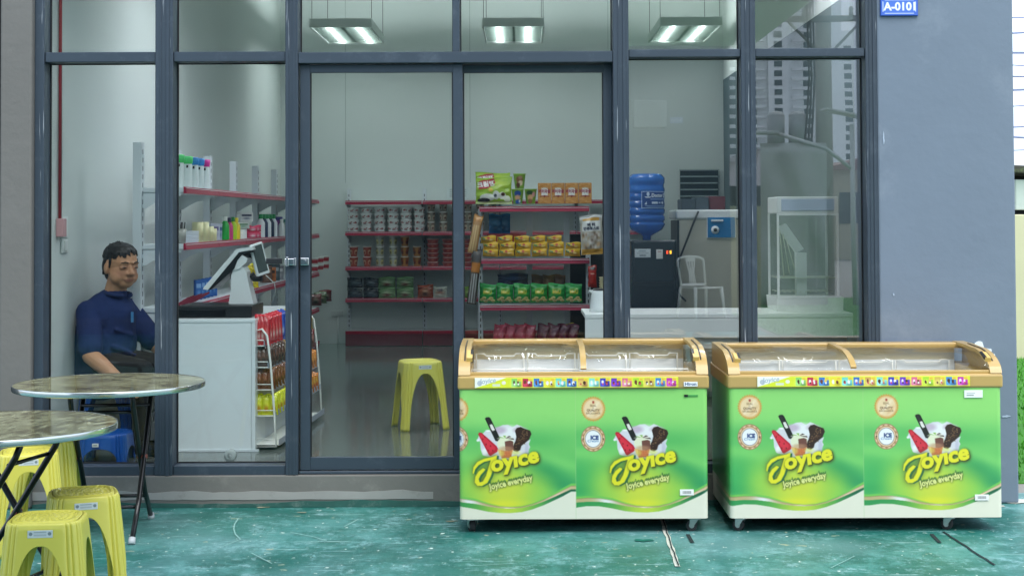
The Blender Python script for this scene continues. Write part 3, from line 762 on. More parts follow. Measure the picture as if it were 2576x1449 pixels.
# apartment tower
D = 480.0; x0, x1 = RX(1700, D), RX(2120, D); yT = RY(D); t = thing('apartment_tower', 'tall white apartment tower with many balconies, mirrored in the right panes', 'apartment building', ((x0 + x1) / 2, yT, 0))
w = (x1 - x0) / 2; H = 92
b = MB(); b.box(-w, w, -20, 0, 0, H); b.box(w * .1, w * .34, 0, 2.5, 0, H); b.box(-w * .62, -w * .45, 0, 2.5, 0, H); b.build('wall', M('tower_white', 'e9ecec', .8, 0, .06, .05), t)
rt = random.Random(5); wm = None; bm_ = None
for fl in range(4, 24):
    z = fl * 3.1 + 2
    for xa, xb, dd in ((-.95, -.65, 2.0), (-.42, .06, 2.0), (.4, .8, 1.6)):
        b = MB(); b.box(w * xa, w * xb, .002, dd, z, z + .9); b.build('balcony', M('balcony_white', 'e2e4e4', .7), t)
me = None
for fl in range(4, 23, 1):
    for cx in (-.8, -.3, -.08, .22, .6):
        if me is None:
            b = MB(); b.box(-1.3, 1.3, .01, .12, 0, 1.9); o = b.build('window', M('tower_window', '46565c', .2), t); me = o.data
        else:
            o = bpy.data.objects.new('window', me); COL.objects.link(o); o.parent = t
        o.location = (w * cx, 2.52 if cx == .22 else .02, fl * 3.1 + 3.1)
t2 = thing('apartment_tower', 'far white apartment slab at the right edge of the rightmost pane', 'apartment building', (RX(2170, 520), RY(520), 0))
b = MB(); b.box(-7, 7, -15, 0, 0, 66); b.build('wall', MATS['tower_white'], t2)
for fl in range(6, 20):
    for cx in (-4.6, 0, 4.6):
        o = bpy.data.objects.new('window', me); COL.objects.link(o); o.parent = t2; o.location = (cx, .02, fl * 3.1)
# beyond the column on the right: cream wall, shed eave, cables
yw = 16.0
m = MB(); m.box(XX(2500, yw), XX(2500, yw) + 4.5, yw, yw + .15, .002, ZZ(540, yw, 2560), bev=.01); w3 = m.build('boundary_wall', M('cream_wall_far', 'd3cfae', .9, 0, .1, 2)); tag(w3, 'cream boundary wall behind the turf at the right edge', 'wall')
t = thing('shed', 'shed with a mossy dark eave above the cream wall at the right edge', 'shed', (XX(2560, 17), 17, 0))
b = MB(); b.box(-.5, 3.2, -.9, 1.6, ZZ(450, 17), ZZ(432, 17), bev=.01, mat=Matrix.Rotation(.05, 4, 'Y')); b.build('eave', M('mossy_tile', '4a4a44', .9, 0, .4, 9, dirt='7fa04a', dirt_amt=.8, dscale=7), t)
b = MB(); b.box(-.35, 3, -.1, 1.5, .01, ZZ(451, 17)); b.build('wall', M('shed_wall', '2c2f30', .9), t)
b = MB(); b.box(-.28, .12, -.82, -.70, ZZ(535, 17), ZZ(462, 17), bev=.01); b.build('side_panel', M('milky_sheet', 'b9c7c0', .4, 0, .15, 5), t)
r = random.Random(12)
for i in range(11):
    ya = 30 + i * .7; py = 35 + i * 38 + r.uniform(-8, 8); z = ZZ(py, ya, 2560); xa = XX(2540, ya)
    mb = MB(); n = 12; sl = r.uniform(-.5, .35)
    mb.tube([(xa - 4 + k * 1.3, ya + k * r.uniform(.1, .4), z + sl * (k - 4) * .25 + .02 * (k - 4) ** 2) for k in range(n)], .014 + .006 * (i % 3), 6)
    c = mb.build('overhead_cable', M('cable_grey', '7d8bab', .6)); tag(c, 'one of the overhead cables crossing the strip of sky at the right edge', 'cable', 'overhead cables in the strip of sky')
# ================================================================== ice cream freezers
# the printed wrap: coordinates are those of the right-hand panel of the first freezer, dx/dy move it
def zc(x, y): return ((1440 + x / 2.8975) * .8035, (1200 + y / 2.8975) * .8035)
def wrap_background(cv, xa, xb, dx, dy):
    """green print between xa and xb"""
    own = (cv.Xg >= xa) & (cv.Xg < xb); keep = cv.a.copy()
    def gz(x, y, rx, ry, c, al, rot=0.0):
        p = zc(x, y); k = .8035 / 2.8975; cv.glow(p[0] + dx, p[1] + dy, rx * k, ry * k, c, al, rot)
    cv.a[:] = _c('9ade80')
    t = np.clip((cv.Yg - (1040 + dy)) / 120, 0, 1)[..., None]; cv.a = cv.a * (1 - t) + _c('6cc46e') * t
    gz(1300, 470, 900, 75, '62be6c', .75); gz(1050, 560, 260, 40, '5cc070', .5); gz(1900, 520, 300, 60, '5dbb6a', .7)
    gz(1150, 640, 360, 60, '8fdc7c', .7, .15); gz(2100, 700, 330, 60, '8edb7c', .75, .25)
    gz(1120, 860, 170, 150, '46b36a', .85); gz(2030, 790, 230, 85, '2f9a66', .85, .45); gz(2120, 900, 260, 70, '2d9565', .75, .2)
    gz(1090, 960, 160, 60, '3aa765', .7); gz(1450, 300, 400, 60, '93dc7e', .5)
    gz(1300, 900, 130, 170, 'a9dd5e', .55); gz(1980, 960, 130, 120, '8fd45f', .7)
    gz(1640, 950, 300, 220, 'cfe04d', .95); gz(1650, 940, 230, 150, 'd3dc50', .9); gz(1640, 1075, 260, 45, 'f0e93e', .75)
    # ribbon at the bottom
    k = .8035 / 2.8975
    X = (cv.Xg - dx - zc(0, 0)[0]) / k; Y = (cv.Yg - dy - zc(0, 0)[1]) / k
    xs = [1050, 1150, 1260, 1380, 1500, 1600, 1700, 1800, 1900, 2000, 2100, 2180, 2250]
    def ln(ys): return np.interp(X, xs, ys)
    a0 = ln([1010, 1003, 1006, 1025, 1062, 1085, 1095, 1090, 1066, 1025, 975, 930, 893])
    a1 = ln([1030, 1022, 1024, 1042, 1075, 1094, 1101, 1097, 1074, 1036, 990, 950, 915])
    a2 = ln([1062, 1055, 1056, 1070, 1096, 1109, 1113, 1108, 1086, 1052, 1010, 975, 945])
    a3 = ln([1108, 1094, 1096, 1115, 1140, 1150, 1152, 1144, 1120, 1084, 1040, 1003, 965])
    def band(lo, hi): return np.clip((Y - lo) / 3.5 + .5, 0, 1) * np.clip((hi - Y) / 3.5 + .5, 0, 1)
    e = np.exp(-((X - 1660) / 190) ** 2)
    cv.mix(band(a0, a1) * (1 - e * .7), '7ccb63'); cv.mix(band(a1, a2), 'c9b78a')
    cv.mix(band(a1, a2) * np.exp(-((X - 1330) / 90) ** 2), 'eef0f2'); cv.mix(band(a1, a2) * np.exp(-((X - 1680) / 60) ** 2), 'f3e7cf')
    cv.mix(band(a1, a2) * np.exp(-((X - 2120) / 120) ** 2), 'efd2b8'); cv.mix(band(a1 - 0, a1 + 5) * .6, '8d7a4c')
    cv.mix(band(a2, a3), '3f9f5c'); cv.mix(band(a2, a3) * np.exp(-((X - 1680) / 260) ** 2), 'c6dc4f')
    cv.mix(band(a2, a3) * np.clip((X - 1980) / 200, 0, 1), '256a4c')
    cv.mix(np.clip((Y - a3) / 3.5 + .5, 0, 1), 'eceadb')
    m = own[..., None]; cv.a = np.where(m, cv.a, keep)
def wrap_art(cv, dx, dy, seals=True):
    def Z(pts): return [(zc(*p)[0] + dx, zc(*p)[1] + dy) for p in pts]
    k = .8035 / 2.8975
    def E(x, y, rx, ry, c, soft=None, al=1.0): p = Z([(x, y)])[0]; cv.ell(p[0], p[1], rx * k, ry * k, c, soft, al)
    if seals:
        cx, cy = 1212, 236
        pts = []
        for i in range(60):
            t = math.pi * i / 30; r = 115 if i % 2 else 101; pts.append((cx + r * math.cos(t), cy + r * math.sin(t)))
        cv.poly(Z(pts), 'd9a55a'); E(cx, cy, 93, 93, 'efd3a0'); E(cx, cy, 88, 88, 'e3b877'); E(cx, cy, 84, 84, 'f1d9b2')
        p = Z([(cx, cy)])[0]; cv.glow(p[0], p[1], 12 * k, 80 * k, 'fff4e2', .8, .7); cv.glow(p[0] + 40 * k, p[1] + 30 * k, 12 * k, 50 * k, 'c98f55', .35, .7)
        T = lambda s, x, y, h, c, **q: cv.text(s, *Z([(x, y)])[0], h * k, c, **q)
        cv.poly(Z([(1203, 165), (1221, 165), (1221, 188), (1203, 188)]), 'b04a3c')
        T('SEAL', cx, 216, 28, '8a6a48', off=.01); T('OF', cx, 233, 16, '8a6a48'); T('QUALITY', cx, 257, 28, '6d4e33', off=.02); T('EXCELLENCE', cx, 281, 22, '7d5c3e', off=.01)
        cx, cy = 1209, 500
        E(cx, cy, 110, 114, '9a7a58'); E(cx, cy, 105, 109, 'd9b491'); E(cx, cy, 92, 96, 'b98b62'); E(cx, cy, 84, 88, 'e9ceb0')
        for i in range(26):
            t = math.pi * 2 * i / 26 + .1; E(cx + 97 * math.cos(t), cy + 101 * math.sin(t), 6, 6, 'f5e3cc' if i % 2 else '9c7650', al=.8)
        E(cx, cy, 72, 76, '3d4a66'); E(cx, cy, 69, 73, 'f4f6fa')
        E(cx - 90, cy, 6, 6, '2e2a28'); E(cx + 90, cy, 6, 6, '2e2a28')
        T('ICE', cx + 14, 507, 50, '223a78', off=.05); T('Cream', cx - 2, 529, 30, '3d6ea8', shear=.25, wide=1.25)
    # milk splash
    S = [(1415, 470), (1398, 505), (1425, 520), (1430, 590), (1450, 640), (1500, 655), (1560, 660), (1575, 720), (1640, 725), (1720, 705), (1790, 690), (1850, 655),
         (1865, 600), (1880, 570), (1868, 545), (1885, 500), (1850, 520), (1840, 470), (1860, 430), (1800, 385), (1760, 370), (1720, 395), (1680, 372), (1630, 375), (1590, 395),
         (1520, 430), (1480, 420), (1455, 445)]
    cv.poly(Z(S), 'dcdde6')
    for a, b, rx, ry, c in ((1700, 440, 90, 55, 'eef0f4'), (1600, 420, 60, 30, 'cbbcd0'), (1790, 420, 60, 25, 'cdbfcf'), (1850, 590, 18, 60, 'c9c9da'), (1470, 610, 25, 30, 'f4f5f8'), (1500, 425, 22, 8, 'f6f7fa'), (1405, 510, 12, 10, 'f2f3f7'), (1650, 690, 80, 28, 'eef0f4'), (1760, 650, 60, 40, 'f0f1f5')):
        E(a, b, rx, ry, c, .8)
    # dark chocolate stick bar
    cv.poly(Z([(1470, 318), (1482, 306), (1508, 304), (1522, 316), (1610, 500), (1590, 520), (1565, 515)]), '23201f')
    cv.poly(Z([(1485, 320), (1500, 316), (1560, 440), (1545, 446)]), '3a3533', .7); cv.poly(Z([(1512, 372), (1535, 366), (1562, 418), (1540, 428), (1525, 410)]), 'e9e7e4')
    # watermelon ice
    cv.poly(Z([(1408, 455), (1418, 440), (1440, 442), (1575, 560), (1590, 590), (1580, 612), (1520, 648), (1505, 640)]), 'c8253c')
    cv.poly(Z([(1420, 458), (1438, 454), (1560, 570), (1565, 590), (1515, 625)]), 'de3a4d')
    for a, b in ((1450, 500), (1480, 545), (1520, 560), (1500, 600), (1540, 600), (1470, 480)): E(a, b, 5, 7, '6e1420')
    # nut-covered chocolate bar
    cv.poly(Z([(1742, 425), (1760, 400), (1795, 392), (1830, 408), (1880, 425), (1892, 455), (1870, 505), (1840, 530), (1800, 560), (1790, 595), (1760, 615), (1728, 600), (1722, 560), (1745, 520), (1755, 480)]), '3b241b')
    rr = random.Random(2)
    for i in range(46):
        a = rr.uniform(0, 1); x = 1760 + 95 * a + rr.uniform(-22, 22) - (45 if a < .5 else 0) * rr.random(); y = 590 - 165 * a + rr.uniform(-35, 35)
        if (1735 < x < 1880) and (405 < y < 605) and not (x > 1810 and y > 545) and not (x < 1750 and y < 520):
            t = rr.uniform(0, 3.1); d = (9 * math.cos(t), 9 * math.sin(t)); e = (-4 * math.sin(t), 4 * math.cos(t))
            cv.poly(Z([(x - d[0], y - d[1]), (x + e[0], y + e[1]), (x + d[0], y + d[1]), (x - e[0], y - e[1])]), rr.choice(['8a6a4c', '6c4a34', 'a58463']))
    # swirl cone
    cv.poly(Z([(1580, 590), (1730, 590), (1700, 665), (1620, 668)]), 'f4c58a'); cv.poly(Z([(1615, 596), (1722, 596), (1705, 664), (1622, 668)]), 'e08a58')
    for i in range(7): cv.poly(Z([(1620 + i * 15, 598), (1625 + i * 15, 598), (1626 + i * 12, 664), (1622 + i * 12, 664)]), 'b9653a', .8)
    for i in range(4): cv.poly(Z([(1617, 608 + i * 15), (1716, 606 + i * 15), (1715, 610 + i * 15), (1617, 612 + i * 15)]), 'b9653a', .7)
    E(1657, 540, 76, 62, 'e9ecd2'); cv.poly(Z([(1650, 520), (1725, 505), (1730, 590), (1690, 602), (1655, 600)]), '7a4f45'); E(1660, 585, 62, 22, 'c99b78', .8, .6)
    for i in range(9):
        t = -2.9 + i * .36; c = '3c2624' if i % 2 else 'f3f3e6'
        cv.poly(Z([(1657, 492), (1657 + 82 * math.cos(t) - 6, 508 + 42 * math.sin(t)), (1657 + 78 * math.cos(t + .26), 512 + 44 * math.sin(t + .26))]), c if i > 3 else ('8fbf5a' if i % 2 else 'f3f3e6'))
    E(1620, 625, 26, 26, 'e2dc6a', .9, .6); E(1750, 620, 40, 18, 'dce07c', .9, .7)
    cv.poly(Z([(1730, 690), (1745, 660), (1768, 655), (1772, 675), (1750, 692)]), 'ec6a4a')
    # big J swash with its dark side
    Jp = [(1357, 800), (1365, 745), (1400, 700), (1460, 672), (1540, 655), (1578, 640), (1572, 690), (1545, 760), (1520, 830), (1490, 885), (1440, 913), (1400, 910), (1376, 880),
          (1382, 830), (1410, 785), (1450, 755), (1475, 765), (1455, 790), (1430, 815), (1412, 850), (1420, 880), (1450, 872), (1480, 820), (1505, 740), (1522, 685),
          (1460, 700), (1410, 730), (1380, 765), (1368, 805)]
    base = cv.cover([Z(Jp)])
    cv.mix(np.clip(cv.blur(base, 7) * 1.6, 0, 1) * .75, '4d5a24')
    for q, c in ((18, '1f5a48'), (12, '2f7a52')): cv.mix(cv.cover([[(x + q * k, y + q * .3 * k) for x, y in Z(Jp)]]), c)
    cv.mix(np.clip(cv.blur(base, 2) * 1.5, 0, 1) * .5, '6d6a1c'); cv.mix(base, 'ece637')
    # remaining letters
    p = Z([(1745, 742)])[0]
    for sh_, c in (((7, 8), '3c4a22'), ((0, 0), 'ece637')):
        cv.text('oyıce', p[0] + sh_[0] * k, p[1] + sh_[1] * k, 188 * k, c, rot=-.21, shear=.12, off=.045, wide=1.1, shadow=('525c24', .8) if c == '3c4a22' else None, sh=3)
    p = Z([(1706, 905)])[0]
    cv.text('Joyice everyday', p[0] + 4 * k, p[1] - 22 * k, 76 * k, '2f6a3c', rot=-.21, off=.03, wide=.83, al=.75)
    cv.text('Joyice everyday', p[0], p[1], 76 * k, 'eef0a0', rot=-.21, off=.035, wide=.83, shadow=('4c5a28', .8), sh=2)
def price_strip(name, w, h, parent, loc, seed):
    cv = Canvas(0, 574, 0, 28, 1.0, 'dfe83a'); cols = ['8bd06a', 'c0304a', '3f78c8', 'f0d83a', '6fd0c8', '3a6cc0', 'd8a25a', '86d8cc', '3a3ab0', '6a38b8', 'e06a8a', 'a8d83a', 'd8b456', '4684c8', 'c23aa8']
    cv.poly([(0, 0), (90, 0), (40, 16), (0, 28)], 'f4f6ea'); cv.ell(14, 15, 7, 7, 'b9c0c8'); cv.text('Joyice', 36, 15, 19, 'aab6c4', rot=-.1, shear=.2, off=.02); cv.ell(82, 14, 6, 5, 'f0ead8'); cv.rect(50, 72, 17, 24, 'dfe6c8')
    r = random.Random(seed)
    for i, c in enumerate(cols):
        x = 104 + i * 31.2; cv.rect(x - 2, x + 29, 1, 27, 'e9ea4a'); cv.rect(x, x + 27, 3, 25, c); b = _c(c)
        cv.glow(x + 8, 18, 9, 8, np.clip(b * 1.35 + .1, 0, 1), .8); cv.glow(x + 20, 22, 9, 4, b * .6, .6)
        for j in range(2):
            xx = x + 7 + j * 11; cc = r.choice(['f4f0e6', '4a2c20', 'e8c26a', 'f6e9ee', '7a4030'])
            cv.ell(xx, 14 + r.uniform(-2, 2), r.uniform(2.5, 4), r.uniform(4, 6.5), cc); cv.ell(xx + 1, 18, 2.4, 2.6, r.choice(['5a3626', 'f7f4ea', 'd84a5a']))
        cv.rect(x + 16, x + 28, 3, 10, 'f5e04a'); cv.rect(x + 18, x + 26, 5, 8, 'e8a03a', .7)
    return cv.plane(name, w, h, parent, loc)
mGold = M('gold_plastic', 'bb9c5e', .32, 0, .05, 4, coat=.3, spec=.5)
mCream = M('cream_enamel', 'e9e6d4', .4)
mFGlass = M_glass('freezer_glass', (.985, .985, .97), .03, gmax=.28)
mLiner = M('white_liner', 'e6eaec', .35, 0, .03)
mWire = M('white_coated_wire', 'f0f0ea', .4, 0, .02)
mBlack = M('black_plastic', '17191b', .4); mRubber = M('grey_rubber', '2c2e30', .7); mSteel = M('zinc_plate', 'b4b7b5', .35, .9, .1)
def freezer(name, label, xa, xb, yf, zt_, anchors, seam, dyy, label2, hinge, extra):
    """xa, xb: pixel edges of the front; anchors: where the print repeats"""
    w = XX(xb, yf, 1150) - XX(xa, yf, 1150); xc = (XX(xb, yf, 1150) + XX(xa, yf, 1150)) / 2; d = .66
    t = thing(name, label, 'freezer', (xc, yf, 0))
    z0, z1, z2 = .068, .690, .752; k = w / (xb - xa)
    pyt, pyb = 552 + (CAMH - z1) / k, 552 + (CAMH - z0) / k
    cv = Canvas(xa - 2, xb + 2, 972, 1304, 1.15, 'eceadb')
    for a0, a1, dx in anchors: wrap_background(cv, a0, a1, dx, dyy)
    if seam: cv.rect(seam - .6, seam + .6, 978, 1300, 'b9d8a0', .6)
    for a0, a1, dx in anchors: wrap_art(cv, dx, dyy)
    if extra == 'first':
        keep = cv.a.copy()      # the left seals are cut by the corner
    # skin of the body: front samples the print, the sides are green over cream
    rc = .022; hw = w / 2
    front_n = int((xb - xa) / 1.25); per = []
    for q in np.linspace(0, 1, front_n): per.append((-hw + rc + (w - 2 * rc) * q, 0.0))
    for j in range(1, 7): a = math.pi / 2 * j / 6; per.append((hw - rc + rc * math.sin(a), rc - rc * math.cos(a)))
    per.append((hw, d)); per.append((-hw, d))
    for j in range(0, 6): a = math.pi / 2 * (1 - j / 6); per.append((-hw + rc - rc * math.sin(a), rc - rc * math.cos(a)))
    per = np.array(per); n = len(per)
    def pos(U, V):
        i = np.rint(U * n).astype(int) % n
        return per[i, 0], per[i, 1], z1 - (z1 - z0) * V
    def col(U, V):
        i = np.rint(U * n).astype(int) % n; X = per[i, 0]; Y = per[i, 1]
        px = xa + (X + hw) / w * (xb - xa); py = 979 + (1299 - 979) * V
        c = cv.sample(px, py); side = (Y > rc * 1.01)
        g = np.where((V < .80)[..., None], _c('5aa860'), _c('d9d7c8'))
        c = np.clip(c, 0, 1) ** 1.08 * np.array([.97, .97, .95])
        return np.where(side[..., None], g, c)
    body = surf('body', pos, n, 260, M_print('printed_enamel', .33, .25), t, col, closeu=True, us=np.arange(n) / n)
    b = MB(); b.box(-hw + .01, hw - .01, .01, d - .01, z0 - .004, z0 + .012, bev=.003); b.build('base', M('dark_base', '20262a', .7), t)
    # rim
    b = MB(); o_ = .008
    b.box(-hw - o_, hw + o_, -o_, .055, z1 - .006, z2, bev=.012, seg=3); b.box(-hw - o_, hw + o_, d - .05, d + .004, z1 - .006, z2, bev=.006)
    b.box(-hw - o_, -hw + .05, .05, d - .045, z1 - .006, z2 - .002, bev=.006); b.box(hw - .05, hw + o_, .05, d - .045, z1 - .006, z2 - .002, bev=.006)
    b.build('rim', mGold, t)
    # curved lid ends and rails
    cur = [(.012, z2 - .004), (.026, z2 + .022), (.05, z2 + (zt_ - z2) * .42), (.09, z2 + (zt_ - z2) * .62), (.15, z2 + (zt_ - z2) * .80), (.23, z2 + (zt_ - z2) * .93), (.33, zt_ - .004), (.45, zt_), (d - .03, zt_)]
    cw = .052
    def dense(P_, k=6):
        o = []
        for i in range(len(P_) - 1):
            p0, p1, p2, p3 = (np.array(P_[max(i - 1, 0)]), np.array(P_[i]), np.array(P_[i + 1]), np.array(P_[min(i + 2, len(P_) - 1)]))
            for j in range(k):
                t_ = j / k; o.append(tuple(.5 * (2 * p1 + (p2 - p0) * t_ + (2 * p0 - 5 * p1 + 4 * p2 - p3) * t_ ** 2 + (3 * p1 - p0 - 3 * p2 + p3) * t_ ** 3)))
        return o + [tuple(P_[-1])]
    fine = dense(cur)
    for sx in (-1, 1):
        b = MB(); xo, xi = sx * (hw + .004), sx * (hw - cw)
        b.strip(fine, min(xo, xi), max(xo, xi), 'X', .016)
        b.prism(fine + [(d - .03, z2 - .003)], 'X', min(xo, sx * (hw - .004)), max(xo, sx * (hw - .004)))
        b.build('lid_end', mGold, t)
        b = MB(); b.strip([(p[0], p[1] + .017) for p in fine[12:43]], min(sx * (hw - .022), sx * (hw - .028)), max(sx * (hw - .022), sx * (hw - .028)), 'X', .003); b.build('slide_slot', mBlack, t)
        b = MB(); c0 = cur[4]; c1 = cur[2]
        b.prism([(c0[0] - .02, c0[1] + .008), (c0[0] - .03, c0[1] + .022), (c1[0] - .012, c1[1] + .034), (c1[0] - .004, c1[1] + .014)], 'X', min(sx * (hw - .034), sx * (hw - .062)), max(sx * (hw - .034), sx * (hw - .062)))
        hb = b.build('handle', M('gold_plastic_light', 'd9b668', .35), t)
        b = MB(); b.prism([(c0[0] - .022, c0[1] + .016), (c0[0] - .026, c0[1] + .024), (c1[0] - .006, c1[1] + .036), (c1[0] + .002, c1[1] + .024)], 'X', min(sx * (hw - .052), sx * (hw - .064)), max(sx * (hw - .052), sx * (hw - .064))); b.build('finger_slot', mBlack, hb)
    b = MB(); b.box(-hw + .001, hw - .001, d - .10, d - .005, zt_ - .016, zt_ + .012, bev=.006); b.box(-hw + .06, -hw + .06 + w * .42, d - .106, d - .098, zt_ - .006, zt_ + .004); b.build('rear_rail', mGold, t)
    b = MB(); b.box(-hw + .006, hw - .006, .010, .030, z2 - .002, z2 + .016, bev=.004); b.build('front_rail', mGold, t)
    xm = hinge * w - hw
    for xl, xr, off in ((-hw + cw, xm, .004), (xm + .012, hw - cw, -.004)):
        pts = [(p[0] + .004, p[1] + off) for p in fine[6:43]] + [(d - .10, zt_ + off)]
        A = np.array(pts)
        def gp(U, V, A=A, xl=xl, xr=xr):
            s = V * (len(A) - 1); i = np.minimum(s.astype(int), len(A) - 2); f = s - i
            return xl + (xr - xl) * U, A[i, 0] * (1 - f) + A[i + 1, 0] * f, A[i, 1] * (1 - f) + A[i + 1, 1] * f
        g = surf('sliding_glass', gp, 3, 76, mFGlass, t, thick=.004)
    b = MB(); b.strip([(p[0], p[1] + .002) for p in fine[6:43]] + [(d - .10, zt_ + .002)], xm - .012, xm + .016, 'X', .012); b.build('divider', mGold, t)
    # liner with wire baskets hanging in it
    b = MB(); i0 = .048; zb_ = .30
    for q in ((-hw + i0, hw - i0, .056, .06, zb_, z1), (-hw + i0, hw - i0, d - .054, d - .05, zb_, z1), (-hw + i0, -hw + i0 + .004, .06, d - .054, zb_, z1), (hw - i0 - .004, hw - i0, .06, d - .054, zb_, z1)): b.box(*q)
    b.box(-hw + i0, hw - i0, .056, d - .05, zb_ - .004, zb_); b.build('liner', mLiner, t)
    zw = .775 if extra == 'first' else .765
    b = MB(); b.box(-hw + .05, hw - .05, d - .058, d - .0525, z1 - .001, zw, bev=.002); b.build('liner_lip', mLiner, t)
    b = MB()
    b.box(-hw + .05, hw - .05, d - .052, d - .046, z2 - .003, zt_ - .018); b.build('back_panel', M('tan_panel', 'd2c6a4', .6), t)
    # badges
    price_strip('picture_strip', (512 if extra == 'first' else 535) * k, .050, t, (((1451 if extra == 'first' else 2173) - (xa + xb) / 2) * k, -o_ - .0035, z1 + .004), 3 if extra == 'first' else 8)
    if extra == 'first':
        c = Canvas(0, 40, 0, 13, .6, 'f2f3f4'); c.text('Hiron', 20, 10, 12, '2c4a78', off=.03, wide=1.2); c.plane('badge', .066, .022, t, ((1738 - (xa + xb) / 2) * k, -o_ - .004, z1 + .008))
        b = MB(); b.box(0, .066, -.004, .004, 0, .010, bev=.002); b.box(.0, .018, -.006, 0, 0, .010, mi=1); b.build('thermometer', [M('thermo_green', '4e9a50', .3), mBlack], t, loc=((1722 - (xa + xb) / 2) * k, 0, .648))
    else:
        c = Canvas(0, 46, 0, 19, .8, 'f1f3f2'); c.rect(6, 24, 11, 14, '9aa4a0'); c.rect(6, 27, 7, 8, '7f8a88'); c.plane('sticker', .088, .036, t, ((2450 - (xa + xb) / 2) * k, -.0035, .638))
    c = Canvas(0, 34, 0, 15, .7, 'f0efec')
    for i in range(9): c.rect(9 + i * 2, 9.8 + i * 2 + (i % 3) * .3, 4, 11, '8c8c8c')
    c.rect(6, 28, 4, 11, '9c9c9c', .4); c.plane('barcode_sticker', .066, .028, t, (((1727 if extra == 'first' else 2468) - (xa + xb) / 2) * k, -.0035, (CAMH - (1246 - 552) * k) if extra == 'first' else (CAMH - (1262 - 552) * k)))
    # castors
    for i, (cx, cy, rz) in enumerate(((-hw + .06, .05, .3 if extra == 'first' else 1.0), (hw - (.06 if extra == 'first' else .24), .05, 1.4 if extra == 'first' else .9), (-hw + .08, d - .08, 0), (hw - .08, d - .08, 0))):
        R = Matrix.Translation((cx, cy, 0)) @ Matrix.Rotation(rz, 4, 'Z')
        b = MB(); b.box(-.032, .032, -.03, .03, .060, .066, mat=R)
        for s in (-1, 1):
            q = [R @ Vector(v) for v in ((s * .02, -.022, .062), (s * .02, .022, .062), (s * .018, .024, .026), (s * .018, .008, .020))]
            q2 = [v + (R.to_3x3() @ Vector((.003 * s, 0, 0))) for v in q]
            b._add(q + q2, [(0, 1, 2, 3), (4, 5, 6, 7), (0, 1, 5, 4), (1, 2, 6, 5), (2, 3, 7, 6), (3, 0, 4, 7)])
        cs = b.build('castor', mSteel, t)
        b = MB(); c0 = R @ Vector((-.013, .014, .027)); c1 = R @ Vector((.013, .014, .027)); b.cyl(c0, c1, .0265, .0265, 22); b.build('wheel', mRubber, cs)
        b = MB(); c0 = R @ Vector((-.0145, .014, .027)); c1 = R @ Vector((.0145, .014, .027)); b.cyl(c0, c1, .013, .013, 14); b.build('hub', mSteel, cs)
    # baskets: things of their own resting inside
    for i in range(4 if extra == 'first' else 4):
        bw = (w - .13) / 4; x0 = xc - hw + .065 + i * bw; x1 = x0 + bw - .02
        b = MB(); ya, ybk = yf + .072, yf + d - .075; zt2 = .785 if extra == 'first' else .745; hook = zt2 - .018
        b.tube([(x0, ybk, hook - .1), (x0, ybk, zt2 + .02), (x0 + .04, ybk, zt2 + .02), (x0 + .05, ybk, zt2 + .008), (x1 - .05, ybk, zt2 + .008), (x1 - .04, ybk, zt2 + .02), (x1, ybk, zt2 + .02), (x1, ybk, hook - .1)], .0042, 6)
        b.tube([(x0, ya, zt2 - .03), (x0, ya, zt2 - .012), (x1, ya, zt2 - .012), (x1, ya, zt2 - .03)], .0042, 6)
        for xx in (x0, x1): b.tube([(xx, ya, zt2 - .03), (xx, ya + .01, .52), (xx, ybk - .01, .52), (xx, ybk, hook - .1)], .004, 6)
        for q in range(5):
            zz = .52 + q * .035; b.tube([(x0, ya + .006, zz), (x1, ya + .006, zz), (x1, ybk - .006, zz), (x0, ybk - .006, zz)], .0022, 5, 0, True)
        for q in range(6):
            xx = x0 + (x1 - x0) * (q + .5) / 6; b.tube([(xx, ya + .004, .66), (xx, ya + .01, .52), (xx, ybk - .01, .52), (xx, ybk - .004, .66)], .0018, 5)
        o = b.build('wire_basket', mWire); tag(o, f'white wire basket hanging in the {label2}, {ORD[i + 1]} from its left end', 'basket', 'wire baskets inside the two freezers')
    return t
freezer('display_freezer', 'green printed ice cream freezer with gold lid, nearer the yellow stools, badge on its rim', 1156, 1781, 7.265, .866,
        [(1100, 1448.5, -344.5), (1448.5, 1800, 0)], 1448.5, 0, 'narrower left freezer', .50, 'first')
freezer('display_freezer', 'wider green ice cream freezer with gold lid, standing before the blue-grey column', 1836, 2521, 7.262, .842,
        [(1800, 2172.5, 394), (2172.5, 2540, 738)], 2172.5, -3, 'wider right freezer', .46, 'second')
